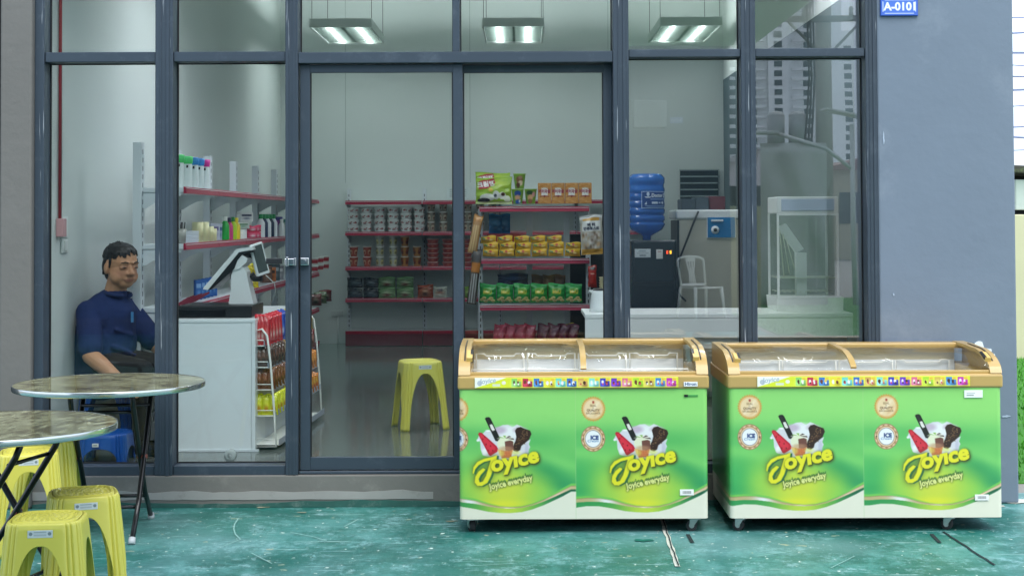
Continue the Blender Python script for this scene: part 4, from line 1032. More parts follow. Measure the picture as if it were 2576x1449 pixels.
# ================================================================== stools and tables
def make_stool(name, label, mat, H=.45, top=.128, spread=.105, loc=(0, 0, 0), rz=0.0, group=None, sticker=True):
    t = thing(name, label, 'stool', loc, rz, group)
    te = .71
    us = list(np.linspace(0, 1, 161)[:-1])
    for k in range(4):
        for sgn in (-1, 1):
            a = math.atan(te) * sgn
            for e in (-.02, -.01, -.004, .0, .004, .012): us.append(((k * math.pi / 2 + a + e) / (2 * math.pi)) % 1)
    for k in range(4):
        for e in (.035, .05, .062, .075, .088, .10, .14, .155, .165, .175, .185, .195, .21):
            for sg in (-1, 1): us.append(((k * math.pi / 2 + math.pi / 4 + sg * e) / (2 * math.pi)) % 1)
    us = np.array(sorted(us))
    rows = [('s', r) for r in np.linspace(0.02, .90, 40)] + [('e', a) for a in np.linspace(0, 1, 6)] + [('k', v) for v in np.linspace(.03, 1, 22)]
    nv = len(rows)
    def pos(U, V):
        ph = U * 2 * math.pi; c, s = np.cos(ph), np.sin(ph)
        n = 4.2; base = 1 / (np.abs(c) ** n + np.abs(s) ** n) ** (1 / n)
        tt = np.minimum(np.abs(np.tan(np.mod(ph + math.pi / 4, math.pi / 2) - math.pi / 4)), 1)
        arch = np.where(tt < te, (H - .075) * np.sqrt(np.maximum(1 - (tt / te) ** 2.5, 0)), 0.0)
        cor = np.abs(np.mod(ph, math.pi / 2) - math.pi / 4)
        flute = -.010 * np.exp(-((cor - .075) / .020) ** 2) - .009 * np.exp(-((cor - .175) / .022) ** 2)
        ri = np.rint(V * (nv - 1)).astype(int); X = np.zeros_like(U); Y = np.zeros_like(U); Z = np.zeros_like(U)
        for i, (kd, q) in enumerate(rows):
            mk = ri == i
            if kd == 's':
                rr = q * top * base; k1 = q / .78
                ring = np.where(q < .78, max(0.0, math.cos((k1 * 5 - round(k1 * 5)) * math.pi * 1.25)) * np.clip(np.cos(ph * (5 * round(k1 * 5) + 3) + round(k1 * 5)) * 2.2, 0, 1), 0)
                blend = base * q * top if q > .8 else top * q * (base * q / .9 + (1 - q / .9))
                rr = blend; z = H - .009 * ring + (.003 if .78 < q < .84 else 0) - (.002 if q < .78 else 0)
            elif kd == 'e':
                a = q * math.pi / 2; rr = top * base * (.90 + .10 * math.sin(a)) ; z = H - .012 * (1 - math.cos(a))
                rr = rr + flute * q
            else:
                z0 = H - .012; z = z0 + (arch - z0) * q; rr = (top + (H - z) * spread * (1.0)) * base + flute
            X = np.where(mk, rr * c, X); Y = np.where(mk, rr * s, Y); Z = np.where(mk, z, Z)
        return X, Y, Z
    o = surf('stool_shell', pos, 0, 0, mat, t, closeu=True, us=us, vs=np.linspace(0, 1, nv), thick=.003)
    if sticker:
        c = Canvas(0, 56, 0, 17, 1.0, 'd9e0e2'); c.ell(7, 8, 4, 4, '7f8c90'); c.ell(49, 8, 4, 4, '7f8c90'); c.rect(14, 42, 3, 6, 'a9b4b8'); c.rect(14, 42, 9, 13, 'b7c0c3')
        c.plane('sticker', .085, .026, t, (0, -(top + .028 * spread) - .0045, H - .045), th=.0005)
    return t
mYel = M('yellow_plastic', 'd8d05a', .38, 0, .04, 5, spec=.5, coat=.15)
mBluePl = M('blue_plastic', '0d4a9a', .35, 0, .05, 5)
st = make_stool('plastic_stool', 'yellow plastic stool in front of all others, wide sticker under its seat', mYel, loc=(XX(122, 5.4), 5.4, 0), rz=.12, group='yellow plastic stools')
def stool2(px, D, rz, label, z=0): return dup(st, (XX(px, D), D, z), rz, label, 'yellow plastic stools')
stool2(212, 5.9, .35, 'yellow plastic stool just behind the frontmost one, under the round tables')
stool2(75, 6.95, .3, 'yellow plastic stool with its seat half hidden by the nearer round tabletop')
stool2(120, 7.33, .2, 'yellow plastic stool close to the plinth, mostly hidden by the other stools')
stool2(1056, 9.72, .32, 'single yellow plastic stool on the polished shop floor behind the glass door', FLZ).scale = (.97, .97, .95)
b1 = make_stool('plastic_stool', 'dark blue plastic stool under the seated man', mBluePl, .44, loc=(XX(268, 8.95), 8.95, FLZ), rz=.15, sticker=False)
b2 = make_stool('low_stool', 'low blue plastic stool with a white tag, on the shop floor behind the table legs', mBluePl, .16, .13, .1, loc=(XX(268, 8.42), 8.42, FLZ), rz=.02, sticker=False)
c = Canvas(0, 18, 0, 11, 1, 'e4e6e4'); c.rect(3, 14, 3, 8, 'a5a8a6'); c.plane('tag', .035, .02, b2, (-.02, -.151, .10))

def M_tabletop():
    m = bpy.data.materials.new('marbled_vinyl_under_glass'); m.use_nodes = True
    nt = m.node_tree; N = nt.nodes; L = nt.links; b = N['Principled BSDF']
    tc = N.new('ShaderNodeTexCoord'); mp = N.new('ShaderNodeMapping'); mp.inputs['Scale'].default_value = (1, 2.2, 1); mp.inputs['Rotation'].default_value = (0, 0, .5)
    L.new(tc.outputs['Object'], mp.inputs[0])
    n1 = N.new('ShaderNodeTexNoise'); n1.inputs['Scale'].default_value = 5; n1.inputs['Detail'].default_value = 9; n1.inputs['Distortion'].default_value = 2.0; L.new(mp.outputs[0], n1.inputs['Vector'])
    cr = N.new('ShaderNodeValToRGB'); L.new(n1.outputs['Fac'], cr.inputs[0]); e = cr.color_ramp.elements
    e[0].position = .3; e[0].color = (*lin('5d5a40'), 1); e[1].position = .75; e[1].color = (*lin('b4b493'), 1)
    x = cr.color_ramp.elements.new(.5); x.color = (*lin('8b8a66'), 1); y = cr.color_ramp.elements.new(.44); y.color = (*lin('6b6446'), 1)
    L.new(cr.outputs[0], b.inputs['Base Color']); b.inputs['Roughness'].default_value = .10; b.inputs['Specular IOR Level'].default_value = .35
    return m
mTop = M_tabletop()
mTube = M('black_tube', '0e0f11', .28, .2, .1, 5, coat=.3)
def round_table(label, loc, rz, R=.455, H=.722):
    t = thing('folding_table', label, 'table', loc, rz, 'round folding tables')
    b = MB(); b.lathe([(.001, H - .004), (R - .006, H - .004)], 96, 0, smooth=False); b.build('tabletop', mTop, t)
    b = MB(); b.lathe([(R - .006, H - .0035), (R - .001, H - .002), (R, H - .005), (R, H - .024), (R - .002, H - .028), (R - .03, H - .027)], 96); b.build('edge_band', M('steel_edge_band', 'd2d7d6', .16, .9, .05), t)
    b = MB(); b.lathe([(.001, H - .022), (R - .004, H - .022), (R - .004, H - .006), (.001, H - .006)], 64, 0, smooth=False); b.build('underside', M('chipboard', '4a4238', .8), t)
    for wx, sg in ((.145, 1), (.165, -1)):
        b = MB(); pts = []
        for s in (-1, 1):
            b.tube([(s * wx, sg * -.20, H - .03), (s * wx, sg * -.17, H - .10), (s * wx, sg * .0, .36), (s * wx, sg * .13, .17), (s * wx, sg * .30, .012)], .0125, 10)
        b.tube([(-wx, sg * -.195, H - .035), (wx, sg * -.195, H - .035)], .0125, 8)
        b.tube([(-wx, sg * -.14, H - .13), (wx, sg * -.14, H - .13)], .008, 8); b.tube([(-wx, sg * .15, .145), (wx, sg * .15, .145)], .009, 8)
        f = b.build('leg_frame', mTube, t)
        for s in (-1, 1):
            b = MB(); b.cyl((s * wx, sg * .288, .028), (s * wx, sg * .306, .001), .0165, .0175, 12); b.build('foot_cap', M('milky_cap', 'b9bfc2', .5), f)
    b = MB()
    for s in (-1, 1): b.cyl((s * .135, 0, .36), (s * .18, 0, .36), .011, .011, 10)
    b.build('pivot', M('worn_red_pivot', '8a4638', .5), t)
    return t
round_table('round folding table with marbled top and black legs, right in front of the seated man', (XX(277, 7.35), 7.35, 0), .06)
round_table('nearer round folding table with marbled top, cut by the left picture edge', (XX(-9, 5.83), 5.83, 0), math.radians(78))
# ================================================================== shelving
mShelf = M('white_shelf_enamel', 'd3d9de', .45, 0, .05, 3)
mRail = M('crimson_price_rail', 'a0203f', .35, 0, .05, 6)
mKick = M('crimson_kick_plate', '6e1f33', .5, 0, .12, 4)
mSlot = M('slot_shadow', '2e3438', .8)
def shelving(label, loc, rz, nb, bw, dep, levels, base=True, top=None, brk=True, kick=None, cat='shelf unit', mids=(), uw=.02):
    t = thing('shelf_unit', label, cat, loc, rz)
    top = top or levels[0] + .13
    for i in range(nb + 1):
        xs = [i * bw]
        for xx in xs:
            b = MB(); b.box(xx - uw, xx + uw, dep - .03 - (uw - .02), dep - .002, .002, top, bev=.002, seg=1)
            n = int((top - .1) / .05)
            for k in range(n): b.box(xx - .004, xx + .004, dep - .0315 - (uw - .02), dep - .0295 - (uw - .02), .08 + k * .05, .08 + k * .05 + .028, mi=1)
            b.build('upright', [mShelf, mSlot], t)
    for q in mids:
        b = MB(); b.box(q - .025, q + .025, dep - .03, dep - .002, .002, top - .05, bev=.002, seg=1); b.build('upright', mShelf, t)
    for j in range(nb):
        x0, x1 = j * bw + .004, (j + 1) * bw - .004
        for z in levels:
            b = MB(); b.box(x0, x1, .004, dep - .032, z - .03, z, bev=.003, seg=1); s = b.build('shelf_board', mShelf, t)
            b = MB(); b.prism([(-.006, z + .003), (.004, z + .006), (.004, z - .036), (-.014, z - .034)], 'X', x0, x1); b.box(x0, x1, -.0155, -.0135, z - .006, z - .002, mi=1); b.build('price_rail', [mRail, mShelf], s)
            if brk:
                for xx in (x0 + .008, x1 - .010):
                    b = MB(); b.prism([(.02, z - .031), (dep - .031, z - .031), (dep - .031, z - .13), (dep - .07, z - .125), (dep - .11, z - .10), (dep - .16, z - .075), (dep - .24, z - .062), (.02, z - .05)], 'X', xx, xx + .003); b.build('bracket', mShelf, s)
        if base:
            zb = kick or .13
            b = MB(); b.box(x0, x1, .006, dep, .02, zb, bev=.002, seg=1); s = b.build('base_shelf', mShelf, t)
            b = MB(); b.box(x0, x1, -.008, .005, .004, zb + .004, bev=.002, seg=1); b.build('kick_plate', mKick, s)
            b = MB(); b.box(x0, x1, -.014, -.0085, zb - .028, zb + .006, bev=.001, seg=1); b.build('price_rail', mRail, s)
    return t
LV = [1.53, 1.19, .81, .46]
YS = 15.95
shelving('long back-wall shelving with crimson rails, stacked with noodle bowls and dark packs', (XX(868, YS), YS, FLZ), 0, 4, .815, .40, [ZZ(505, YS) - FLZ, ZZ(583, YS) - FLZ, ZZ(670, YS) - FLZ, ZZ(750, YS) - FLZ], True, kick=ZZ(832, YS) - FLZ, top=ZZ(472, YS) - FLZ)
XG, YG0 = -2.02, 9.06
shelving('white wall shelving along the left side, seen end-on behind the till counter', (XG, YG0, FLZ), math.pi / 2, 6, 1.0, .30, LV, True, top=1.80, uw=.042)
YC = 12.3
cgx = XX(1206, YC)
shelving('free-standing snack shelf with three crimson rails behind the right door pane', (cgx, YC, FLZ), 0, 1, .90, .36, [ZZ(522, YC) - FLZ, ZZ(653, YC) - FLZ, ZZ(770, YC) - FLZ], True, top=ZZ(525, YC) - FLZ, mids=(.41, .72))

# ------------------------------------------------------------------ goods
def tname(o, name, label, cat, group=None): o.name = name; return tag(o, label, cat, group)
def cyl_print(name, prof, cv, n=32, mat=None, loc=(0, 0, 0), rz=0.0, parent=None):
    """turned body (list of r, z) with a canvas wrapped round it, canvas centre facing -Y"""
    pr = np.array(prof, float); m = len(pr)
    zmin, zmax = pr[:, 1].min(), pr[:, 1].max()
    rows = []
    for i in range(m - 1):
        k = max(1, int(abs(pr[i + 1, 1] - pr[i, 1]) / .007)); rows += [pr[i] + (pr[i + 1] - pr[i]) * j / k for j in range(k)]
    rows.append(pr[-1]); R = np.array(rows)
    def pos(U, V):
        i = np.rint(V * (len(R) - 1)).astype(int); a = U * 2 * math.pi - math.pi / 2 - math.pi
        return R[i, 0] * np.cos(a), R[i, 0] * np.sin(a), R[i, 1]
    def col(U, V):
        i = np.rint(V * (len(R) - 1)).astype(int); z = R[i, 1]
        return cv.sample(cv.x0 + (cv.x1 - cv.x0) * U, cv.y1 - (cv.y1 - cv.y0) * (z - zmin) / (zmax - zmin))
    return surf(name, pos, n, len(R), mat or M_print('printed_gloss', .3, .2), parent, col, closeu=True, us=np.arange(n) / n, loc=loc, rotz=rz)
def pouch(name, cv, w, h, d, loc=(0, 0, 0), rz=0.0, seed=0, parent=None, tilt=0.0, mat=None):
    """a filled bag: swollen middle, flat crimped ends"""
    r = np.random.default_rng(seed); a1, a2, p1 = r.uniform(.02, .06), r.uniform(.02, .06), r.uniform(0, 6)
    def pos(U, V):
        s = np.where(U <= .5, U * 2, 2 - U * 2); f = np.where(U <= .5, 1, -1)
        vv = np.clip((V - .05) / .90, 0, 1)
        th = d / 2 * (np.sin(np.pi * np.clip(s, 0, 1)) ** .55) * (np.sin(np.pi * vv) ** .5) + .0012
        wr = min(.004, .02 * w) * np.sin(V * 23 + p1 + s * 4) * np.sin(s * 9 + p1)
        x = (s - .5) * w * (1 - .05 * np.sin(np.pi * V)) + .0; y = -f * th + f * wr * np.where((V < .03) | (V > .97), 0, 1)
        return x, y, (1 - V) * h + .006 * np.sin(s * 5 + p1) * (V < .1)
    def col(U, V):
        s = np.where(U <= .5, U * 2, 2 - U * 2); return cv.sample(cv.x0 + (cv.x1 - cv.x0) * s, cv.y0 + (cv.y1 - cv.y0) * V)
    n = max(28, cv.w * 2); o = surf(name, pos, n, max(14, cv.h), mat or M_print('printed_foil', .22, .3, .25, 26), parent, col, closeu=True, us=np.arange(n) / n, loc=loc, rotz=rz)
    o.rotation_euler.x = tilt
    return o
def carton(name, cv, w, h, d, loc=(0, 0, 0), rz=0.0, side='c98a3a', parent=None):
    b = MB(); b.box(-w / 2, w / 2, 0, d, 0, h, bev=.003, seg=2); o = b.build(name, M('carton_' + side, side, .5, 0, .06), parent, loc=loc, rotz=rz)
    cv.plane('printed_front', w - .008, h - .008, o, (0, -.0012, .004), th=.0008)
    return o
def word_band(cv, words, y, h, c, off=.03, rep=1):
    for i in range(rep): cv.text(words, cv.x0 + (cv.x1 - cv.x0) * (i + .5) / rep, y, h, c, off=off)
GB = 'goods on the back wall shelving'
# white noodle bowls, six by four
cv = Canvas(0, 200, 0, 40, 1.6, 'dfe3e2')
for i in range(6):
    x = 16 + i * 33.3
    if i % 2: cv.ell(x, 18, 6, 6, 'a03038'); cv.ell(x + 10, 19, 3, 4, '6c2a30'); cv.ell(x - 9, 20, 3, 3, 'a04048')
    else: cv.poly([(x - 12, 26), (x - 4, 14), (x + 2, 20), (x + 10, 10), (x + 14, 13), (x + 3, 27), (x - 3, 22)], '96343c'); cv.rect(x - 10, x + 12, 27, 29, '504a4c')
cv.rect(0, 200, 0, 5, 'f1f3f2'); cv.rect(0, 200, 35, 40, 'cfd3d4')
bowl = cyl_print('noodle_bowl', [(.001, 0), (.042, 0), (.048, .006), (.062, .056), (.066, .058), (.066, .064), (.001, .065)], cv, 40)
zsh = ZZ(583, YS) + .002
rows = [(r_, c_) for r_ in range(4) for c_ in range(6)]
RW = ['bottom', 'third', 'second', 'top']
r = random.Random(6)
for k, (rr, cc) in enumerate(rows):
    o = bowl if k == 0 else bowl.copy()
    if k: COL.objects.link(o)
    o.location = (XX(887 + cc * 33.4, YS) + .0, YS + .085, zsh + rr * .0655); o.rotation_euler.z = r.uniform(-.5, .5) + (1.05 if cc > 2 else 0)
    tag(o, f'white noodle bowl, {["bottom", "second from bottom", "third from bottom", "top"][rr]} of the {ORD[cc + 1]} pile from the left', 'noodle bowl', 'white noodle bowls')
def cup_canvas(base, band, dark, word=None):
    cv = Canvas(0, 200, 0, 70, 2.0, base)
    for i in range(4):
        x = 25 + i * 50; cv.ell(x, 40, 17, 18, band); cv.ell(x, 44, 11, 9, dark); cv.rect(x - 12, x + 12, 14, 20, dark)
        if word: cv.text(word, x, 34, 16, 'f2e8dc', off=.04)
    cv.rect(0, 200, 0, 6, 'e9e9e4'); return cv
def cup_at(proto, px, D, z, label, cat='noodle cup', group=None, first=False, rz=0.0):
    o = proto if first else proto.copy()
    if not first: COL.objects.link(o)
    o.location = (XX(px, D), D + .08, z); o.rotation_euler.z = rz
    return tag(o, label, cat, group)
cp = [(.001, 0), (.032, 0), (.034, .004), (.046, .098), (.049, .100), (.049, .105), (.001, .106)]
c_brown = cyl_print('noodle_cup', cp, cup_canvas('8f8a80', 'c9b9a4', '5a2c28'), 30)
k = 0
for cc in range(6):
    for rr in range(3):
        cup_at(c_brown, 1084 + cc * 31, YS, zsh + rr * .107, f'brown noodle cup, {["lowest", "middle", "topmost"][rr]} of {ORD[cc + 1]} pile right of the white bowls', first=(k == 0), group='grey-brown noodle cups', rz=r.uniform(-.3, .3)); k += 1
z3 = ZZ(670, YS) + .002
c_red = cyl_print('noodle_cup', cp, cup_canvas('9c4436', 'c9a084', '7c1f1c'), 30)
c_grey = cyl_print('noodle_cup', cp, cup_canvas('aeb0a8', 'c9bc7a', '6c6a58'), 30)
c_org = cyl_print('noodle_cup', cp, cup_canvas('a8743e', '7a2c20', '3c2018'), 30)
for proto, px, n, nm in ((c_red, 888, 2, 'red'), (c_red, 922, 2, 'red'), (c_grey, 954, 3, 'pale grey'), (c_grey, 988, 3, 'pale grey'), (c_org, 1017, 3, 'tan'), (c_org, 1048, 2, 'tan')):
    for rr in range(n):
        cup_at(proto, px, YS, z3 + rr * .107, f'{nm} noodle cup {["bottom", "second", "top"][rr]} of the {ORD[[888, 922, 954, 988, 1017, 1048].index(px) + 1]} pile on the middle back shelf', first=(rr == 0 and px in (888, 954, 1017)), group=f'{nm} noodle cups')
# flat red bowls piled high
cv = Canvas(0, 100, 0, 30, 2, '96383a'); cv.rect(0, 100, 0, 6, 'c9a8a0')
for i in range(5): cv.ell(12 + i * 19, 18, 4, 5, 'c06a5c')
rb = cyl_print('red_bowl', [(.001, 0), (.05, 0), (.068, .040), (.072, .042), (.072, .047), (.001, .048)], cv, 36); k = 0
for cc, px in enumerate((1088, 1127, 1172)):
    for rr in range(6):
        o = rb if k == 0 else rb.copy()
        if k: COL.objects.link(o)
        k += 1; o.location = (XX(px, YS), YS + .09, z3 + rr * .0485)
        tag(o, f'flat red bowl, {ORD[rr + 1]} from the bottom of the {["left", "middle", "right"][cc]} red pile on the back wall', 'noodle bowl', 'flat red noodle bowls')
# big soft packs on the lowest filled shelf
z4 = ZZ(750, YS) + .002
def pack_cv(base, a, b2, word=None, wc='e8e8e8', w=36, h=26):
    cv = Canvas(0, w, 0, h, .9, base); cv.glow(w * .5, h * .55, w * .28, h * .28, a, .9); cv.glow(w * .5, h * .70, w * .22, h * .14, b2, .9)
    cv.rect(0, w, 0, 2, np.clip(_c(base) * 1.3, 0, 1)); cv.rect(0, w, h - 2, h, np.clip(_c(base) * 1.2, 0, 1))
    if word: cv.text(word, w * .5, h * .42, h * .30, wc, off=.03)
    return cv
pk = pouch('noodle_pack', pack_cv('17222c', '6c7c84', '2c3c48'), .165, .105, .06); pg = pouch('noodle_pack', pack_cv('5f8456', 'b9c6a4', '58261e'), .185, .11, .06, seed=3)
for i, (p0, px, nm) in enumerate(((pk, 891, 'black'), (pk, 932, 'black'), (pg, 972, 'green and white'), (pg, 1018, 'green and white'))):
    for rr in range(2):
        fst = (rr == 0 and px in (891, 972)); o = p0 if fst else p0.copy()
        if not fst: COL.objects.link(o)
        o.location = (XX(px, YS), YS + .07, z4 + rr * .112)
        tag(o, f'{nm} noodle multipack on the low back shelf, {["lower", "upper"][rr]} one of the {["leftmost", "second", "third", "fourth"][i]} pair', 'noodle pack', f'{nm} noodle multipacks')
o = pouch('noodle_pack', pack_cv('8c3a24', 'd9b08c', '3c1c14'), .17, .14, .06, (XX(1069, YS), YS + .07, z4), seed=5); tag(o, 'red-brown noodle pack beside the green and white multipacks', 'noodle pack')
o = pouch('noodle_pack', pack_cv('b9bfb4', '8a4a34', 'e0e0d8', '라면', '30344a'), .15, .12, .06, (XX(1106, YS), YS + .07, z4), seed=6); tag(o, 'white and brown noodle pack, low on the back wall near the door stile', 'noodle pack')
o = pouch('noodle_pack', pack_cv('6f9440', 'c9cf9a', '3c5c24'), .13, .12, .06, (XX(1180, YS), YS + .07, z4), seed=7); tag(o, 'light green noodle pack at the right end of the low back shelf', 'noodle pack')
c = Canvas(0, 30, 0, 22, 1.5, 'cfd8d8'); [c.rect(4, 26, 4 + 4 * i, 5.5 + 4 * i, '8a9494') for i in range(4)]
o = c.plane('paper_notice', .24, .13, None, (XX(1150, YS), YS + .30, ZZ(500, YS))); tag(o, 'sheet of white paper lying upright above the back wall shelving', 'paper')

# ---- goods on the snack shelf (D about 12.3)
def onc(px, py, dy=.05): return (XX(px, YC, py), YC + dy, ZZ(py, YC, px))
zA, zB, zC_ = ZZ(517, YC) + .012, ZZ(649, YC) + .012, ZZ(766, YC) + .012
cv = Canvas(0, 92, 0, 76, 1.2, '9dc23a'); cv.glow(60, 20, 22, 12, 'd9e85a', .7); cv.poly([(8, 12), (46, 2), (50, 18), (30, 34), (6, 36)], 'b02a34'); cv.text('크림빵', 26, 27, 17, 'f4f4ee', off=.05, rot=-.12)
for x, y, rx, ry, c2 in ((30, 58, 20, 10, 'e9ecdf'), (52, 52, 9, 12, 'f2f3ec'), (50, 54, 4, 5, '20242a'), (68, 54, 10, 10, 'ecebe0'), (70, 50, 5, 5, '5a4030'), (20, 66, 16, 6, '20242a'), (38, 38, 6, 5, 'e8c84a'), (80, 62, 9, 9, 'e6e8d0')): cv.ell(x, y, rx, ry, c2)
cv.rect(0, 92, 70, 76, 'd9e4a8')
o = pouch('snack_bag', cv, .30, .22, .09, (XX(1243, YC), YC + .02, zA), seed=11, tilt=-.12); tag(o, 'big lime green cream snack bag standing on the snack shelf top', 'snack bag')
o = pouch('snack_bag', cv, .29, .20, .08, (XX(1240, YC), YC + .13, zA + .065), seed=12, tilt=-.2); tag(o, 'lime green snack bag leaning behind the big one, its top edge showing', 'snack bag')
def scup(cols, px, z, label, seed):
    cv = Canvas(0, 120, 0, 44, 1.5, '7faa3a'); rr = random.Random(seed)
    for i in range(3):
        x = 20 + 40 * i
        for (dx_, dy_, rx, ry, c2) in cols: cv.ell(x + dx_, dy_, rx, ry, c2)
    cv.rect(0, 120, 0, 3, 'a8cf4a')
    o = cyl_print('snack_cup', [(.001, 0), (.036, 0), (.050, .115), (.053, .117), (.053, .122), (.001, .123)], cv, 36, loc=(XX(px, YC), YC + .06, z)); tag(o, label, 'snack cup'); return o
scup([(0, 14, 12, 9, '2c50a0'), (0, 26, 11, 8, 'e0a880'), (2, 38, 12, 7, '2a58a8'), (9, 36, 4, 4, 'f0f0ea')], 1303, zA, 'green snack cup with blue print, lower left of the three on the snack shelf', 1)
scup([(-4, 12, 11, 7, '28502c'), (-2, 26, 10, 9, 'd8a478'), (-2, 36, 9, 7, '9a6244'), (11, 16, 6, 8, 'e8a0a0')], 1336, zA, 'green snack cup with brown print, beside the orange boxes', 2)
scup([(0, 18, 13, 10, '8a5a3c'), (4, 28, 9, 8, 'ecd0b4'), (-6, 34, 8, 8, '5a3024'), (3, 12, 7, 5, 'b98a7a')], 1308, zA + .125, 'brown and green snack cup stacked on top of the two others', 3)
cv = Canvas(0, 34, 0, 54, .9, 'd0924a')
for i in range(60): cv.glow(rnd.uniform(0, 34), rnd.uniform(0, 54), 3, 2, rnd.choice(['e0a860', 'b8762e', 'e8c08a']), .5)
cv.ell(17, 20, 10, 9, 'f2efe8'); cv.rect(8, 26, 18, 33, 'f2efe8'); cv.rect(8, 26, 12, 14, 'cfc6b4'); cv.text('버터와플', 17, 25.5, 11.5, '962a44', off=.035, wide=.78)
cv.poly([(3, 35), (14, 33), (17, 32), (20, 33), (31, 35), (31, 36.5), (20, 36), (17, 38), (14, 36), (3, 36.5)], '8a2c2c')
cw = carton('waffle_box', cv, .107, .17, .06, (XX(1371, YC), YC + .02, zA), side='c98a48')
for i in range(4):
    o = cw if i == 0 else dup(cw, (XX(1371 + 34.2 * i, YC), YC + .02, zA)); tag(o, f'orange butter waffle box on the snack shelf top, {ORD[i + 1]} from the green cups', 'snack box', 'orange butter waffle boxes')
cv = Canvas(0, 44, 0, 18, .8, 'e3b92e'); cv.glow(30, 11, 9, 5, 'b9782c', .9); cv.glow(30, 10, 5, 3, 'f2dc8a', .9); cv.poly([(3, 3), (14, 5), (12, 9), (3, 8)], '3a7a3c'); cv.text('Choco', 13, 12, 8, '5a3418', off=.03); cv.ell(22, 5, 4, 2.5, 'b02a24'); cv.rect(0, 44, 0, 1.2, 'f2d870')
yp = pouch('biscuit_pack', cv, .128, .058, .05, seed=21); k = 0
for rr in range(3):
    for cc in range(6):
        if rr == 2 and cc == 5: continue
        o = yp if k == 0 else yp.copy()
        if k: COL.objects.link(o)
        k += 1; o.location = (XX(1233 + cc * 41.5 + (rr == 1) * 2 - (rr == 2) * 4, YC), YC + .02 + rr * .012, zB + rr * .054); o.rotation_euler.z = r.uniform(-.1, .1); o.rotation_euler.y = r.uniform(-.05, .05)
        tag(o, f'yellow biscuit pack, {["bottom", "middle", "top"][rr]} layer, {ORD[cc + 1]} from the left on the second crimson shelf', 'biscuit pack', 'yellow biscuit packs')
cv = Canvas(0, 20, 0, 24, 1, 'a01c30'); cv.poly([(4, 14), (9, 6), (12, 10), (16, 5), (15, 16), (10, 14), (6, 18)], 'd86aa0'); cv.rect(2, 18, 2, 4, 'c84a50')
rc_ = carton('red_box', cv, .072, .085, .05, side='8c1c2c')
for i in range(4):
    o = rc_ if i == 0 else dup(rc_, (0, 0, 0)); o.location = (XX(1236 + 21.5 * i, YC + .2), YC + .20, zB + .10); tag(o, f'small dark red box behind the yellow packs, {ORD[i + 1]} from left', 'snack box', 'small dark red boxes')
b = MB(); b.box(XX(1225, YC + .2), XX(1322, YC + .2), YC + .19, YC + .27, zB, zB + .098, bev=.003); tag(b.build('cardboard_tray', M('brown_card', '6d5236', .9)), 'brown card tray hidden behind the yellow packs, carrying red boxes', 'tray')
cv = pack_cv('1f6a9c', '3c8cc0', '154a70'); 
for i, (px, w) in enumerate(((1246, .11), (1266, .12))):
    o = pouch('blue_bag', cv, w, .16, .03, (XX(px, YC + .2), YC + .25 + .03 * i, zB + .185), seed=30 + i); tag(o, f'bright blue crinkled bag above the red boxes, {["left", "right"][i]} one', 'snack bag')
cv = Canvas(0, 46, 0, 48, 1, '1f8a3c'); cv.rect(9, 37, 10, 30, '2f9a3a'); cv.rect(12, 34, 12, 28, '6aa83a'); cv.text('MeU', 23, 25, 12, 'd8c84a', off=.04); cv.rect(0, 46, 0, 3, '38a85a')
for x, y in ((8, 40), (18, 43), (28, 40), (38, 42), (14, 36), (33, 36)): cv.ell(x, y, 6, 3.4, 'd8cc8a'); cv.ell(x + 1, y + 1.5, 4, 1.5, 'a8944a')
gp_ = pouch('green_snack_pack', cv, .142, .155, .07, seed=41)
for i in range(6):
    o = gp_ if i == 0 else gp_.copy()
    if i: COL.objects.link(o)
    o.location = (XX(1226 + 43.5 * i, YC), YC + .04, zC_); o.rotation_euler = (-.08, r.uniform(-.03, .03), r.uniform(-.15, .15)); tag(o, f'bright green snack pack on the third crimson shelf, {ORD[i + 1]} from the left', 'snack bag', 'bright green snack packs')
zD = FLZ + .135
cv = pack_cv('a83a50', 'c8506a', '1f8a8a', w=20, h=40); cv.rect(0, 20, 27, 40, '2a9a9a'); cv.rect(0, 20, 25, 28, 'd8c050')
cm = pack_cv('5a1c34', '7a2c44', '3c1424', w=20, h=40)
for i in range(8):
    o = pouch('snack_bag', cv if i < 4 else cm, .105, .34, .06, (XX(1243 + (i % 4) * 25 + (i > 3) * 110, YC), YC + .10, zD), seed=50 + i, rz=-.3, tilt=-.05); o.rotation_euler.y = .14
    tag(o, f'{"pink and teal" if i < 4 else "maroon"} tall bag leaning low in the snack shelf, {ORD[i % 4 + 1]} of four', 'snack bag')
cv = pack_cv('c9a83a', '8a8a3a', '2c2c20')
o = pouch('snack_bag', cv, .08, .22, .05, (XX(1432, YC), YC + .13, zD + .12), seed=61); tag(o, 'mustard snack bag at the right end of the snack shelf base', 'snack bag')
o = pouch('snack_bag', pack_cv('20304c', '2c4a80', '14202c'), .26, .09, .06, (XX(1290, YC + .2), YC + .24, zC_ + .14), seed=62); tag(o, 'dark blue bag lying behind the green snack packs', 'snack bag')
for i in range(3):
    o = pouch('snack_bag', pack_cv('6a4a2c', '8c6a3c', '2c1c10'), .10, .20, .05, (XX(1352 + 28 * i, YC + .2), YC + .26, zC_ + .02), seed=64 + i); tag(o, f'brown upright bag behind the green packs, {ORD[i + 1]} of three', 'snack bag')
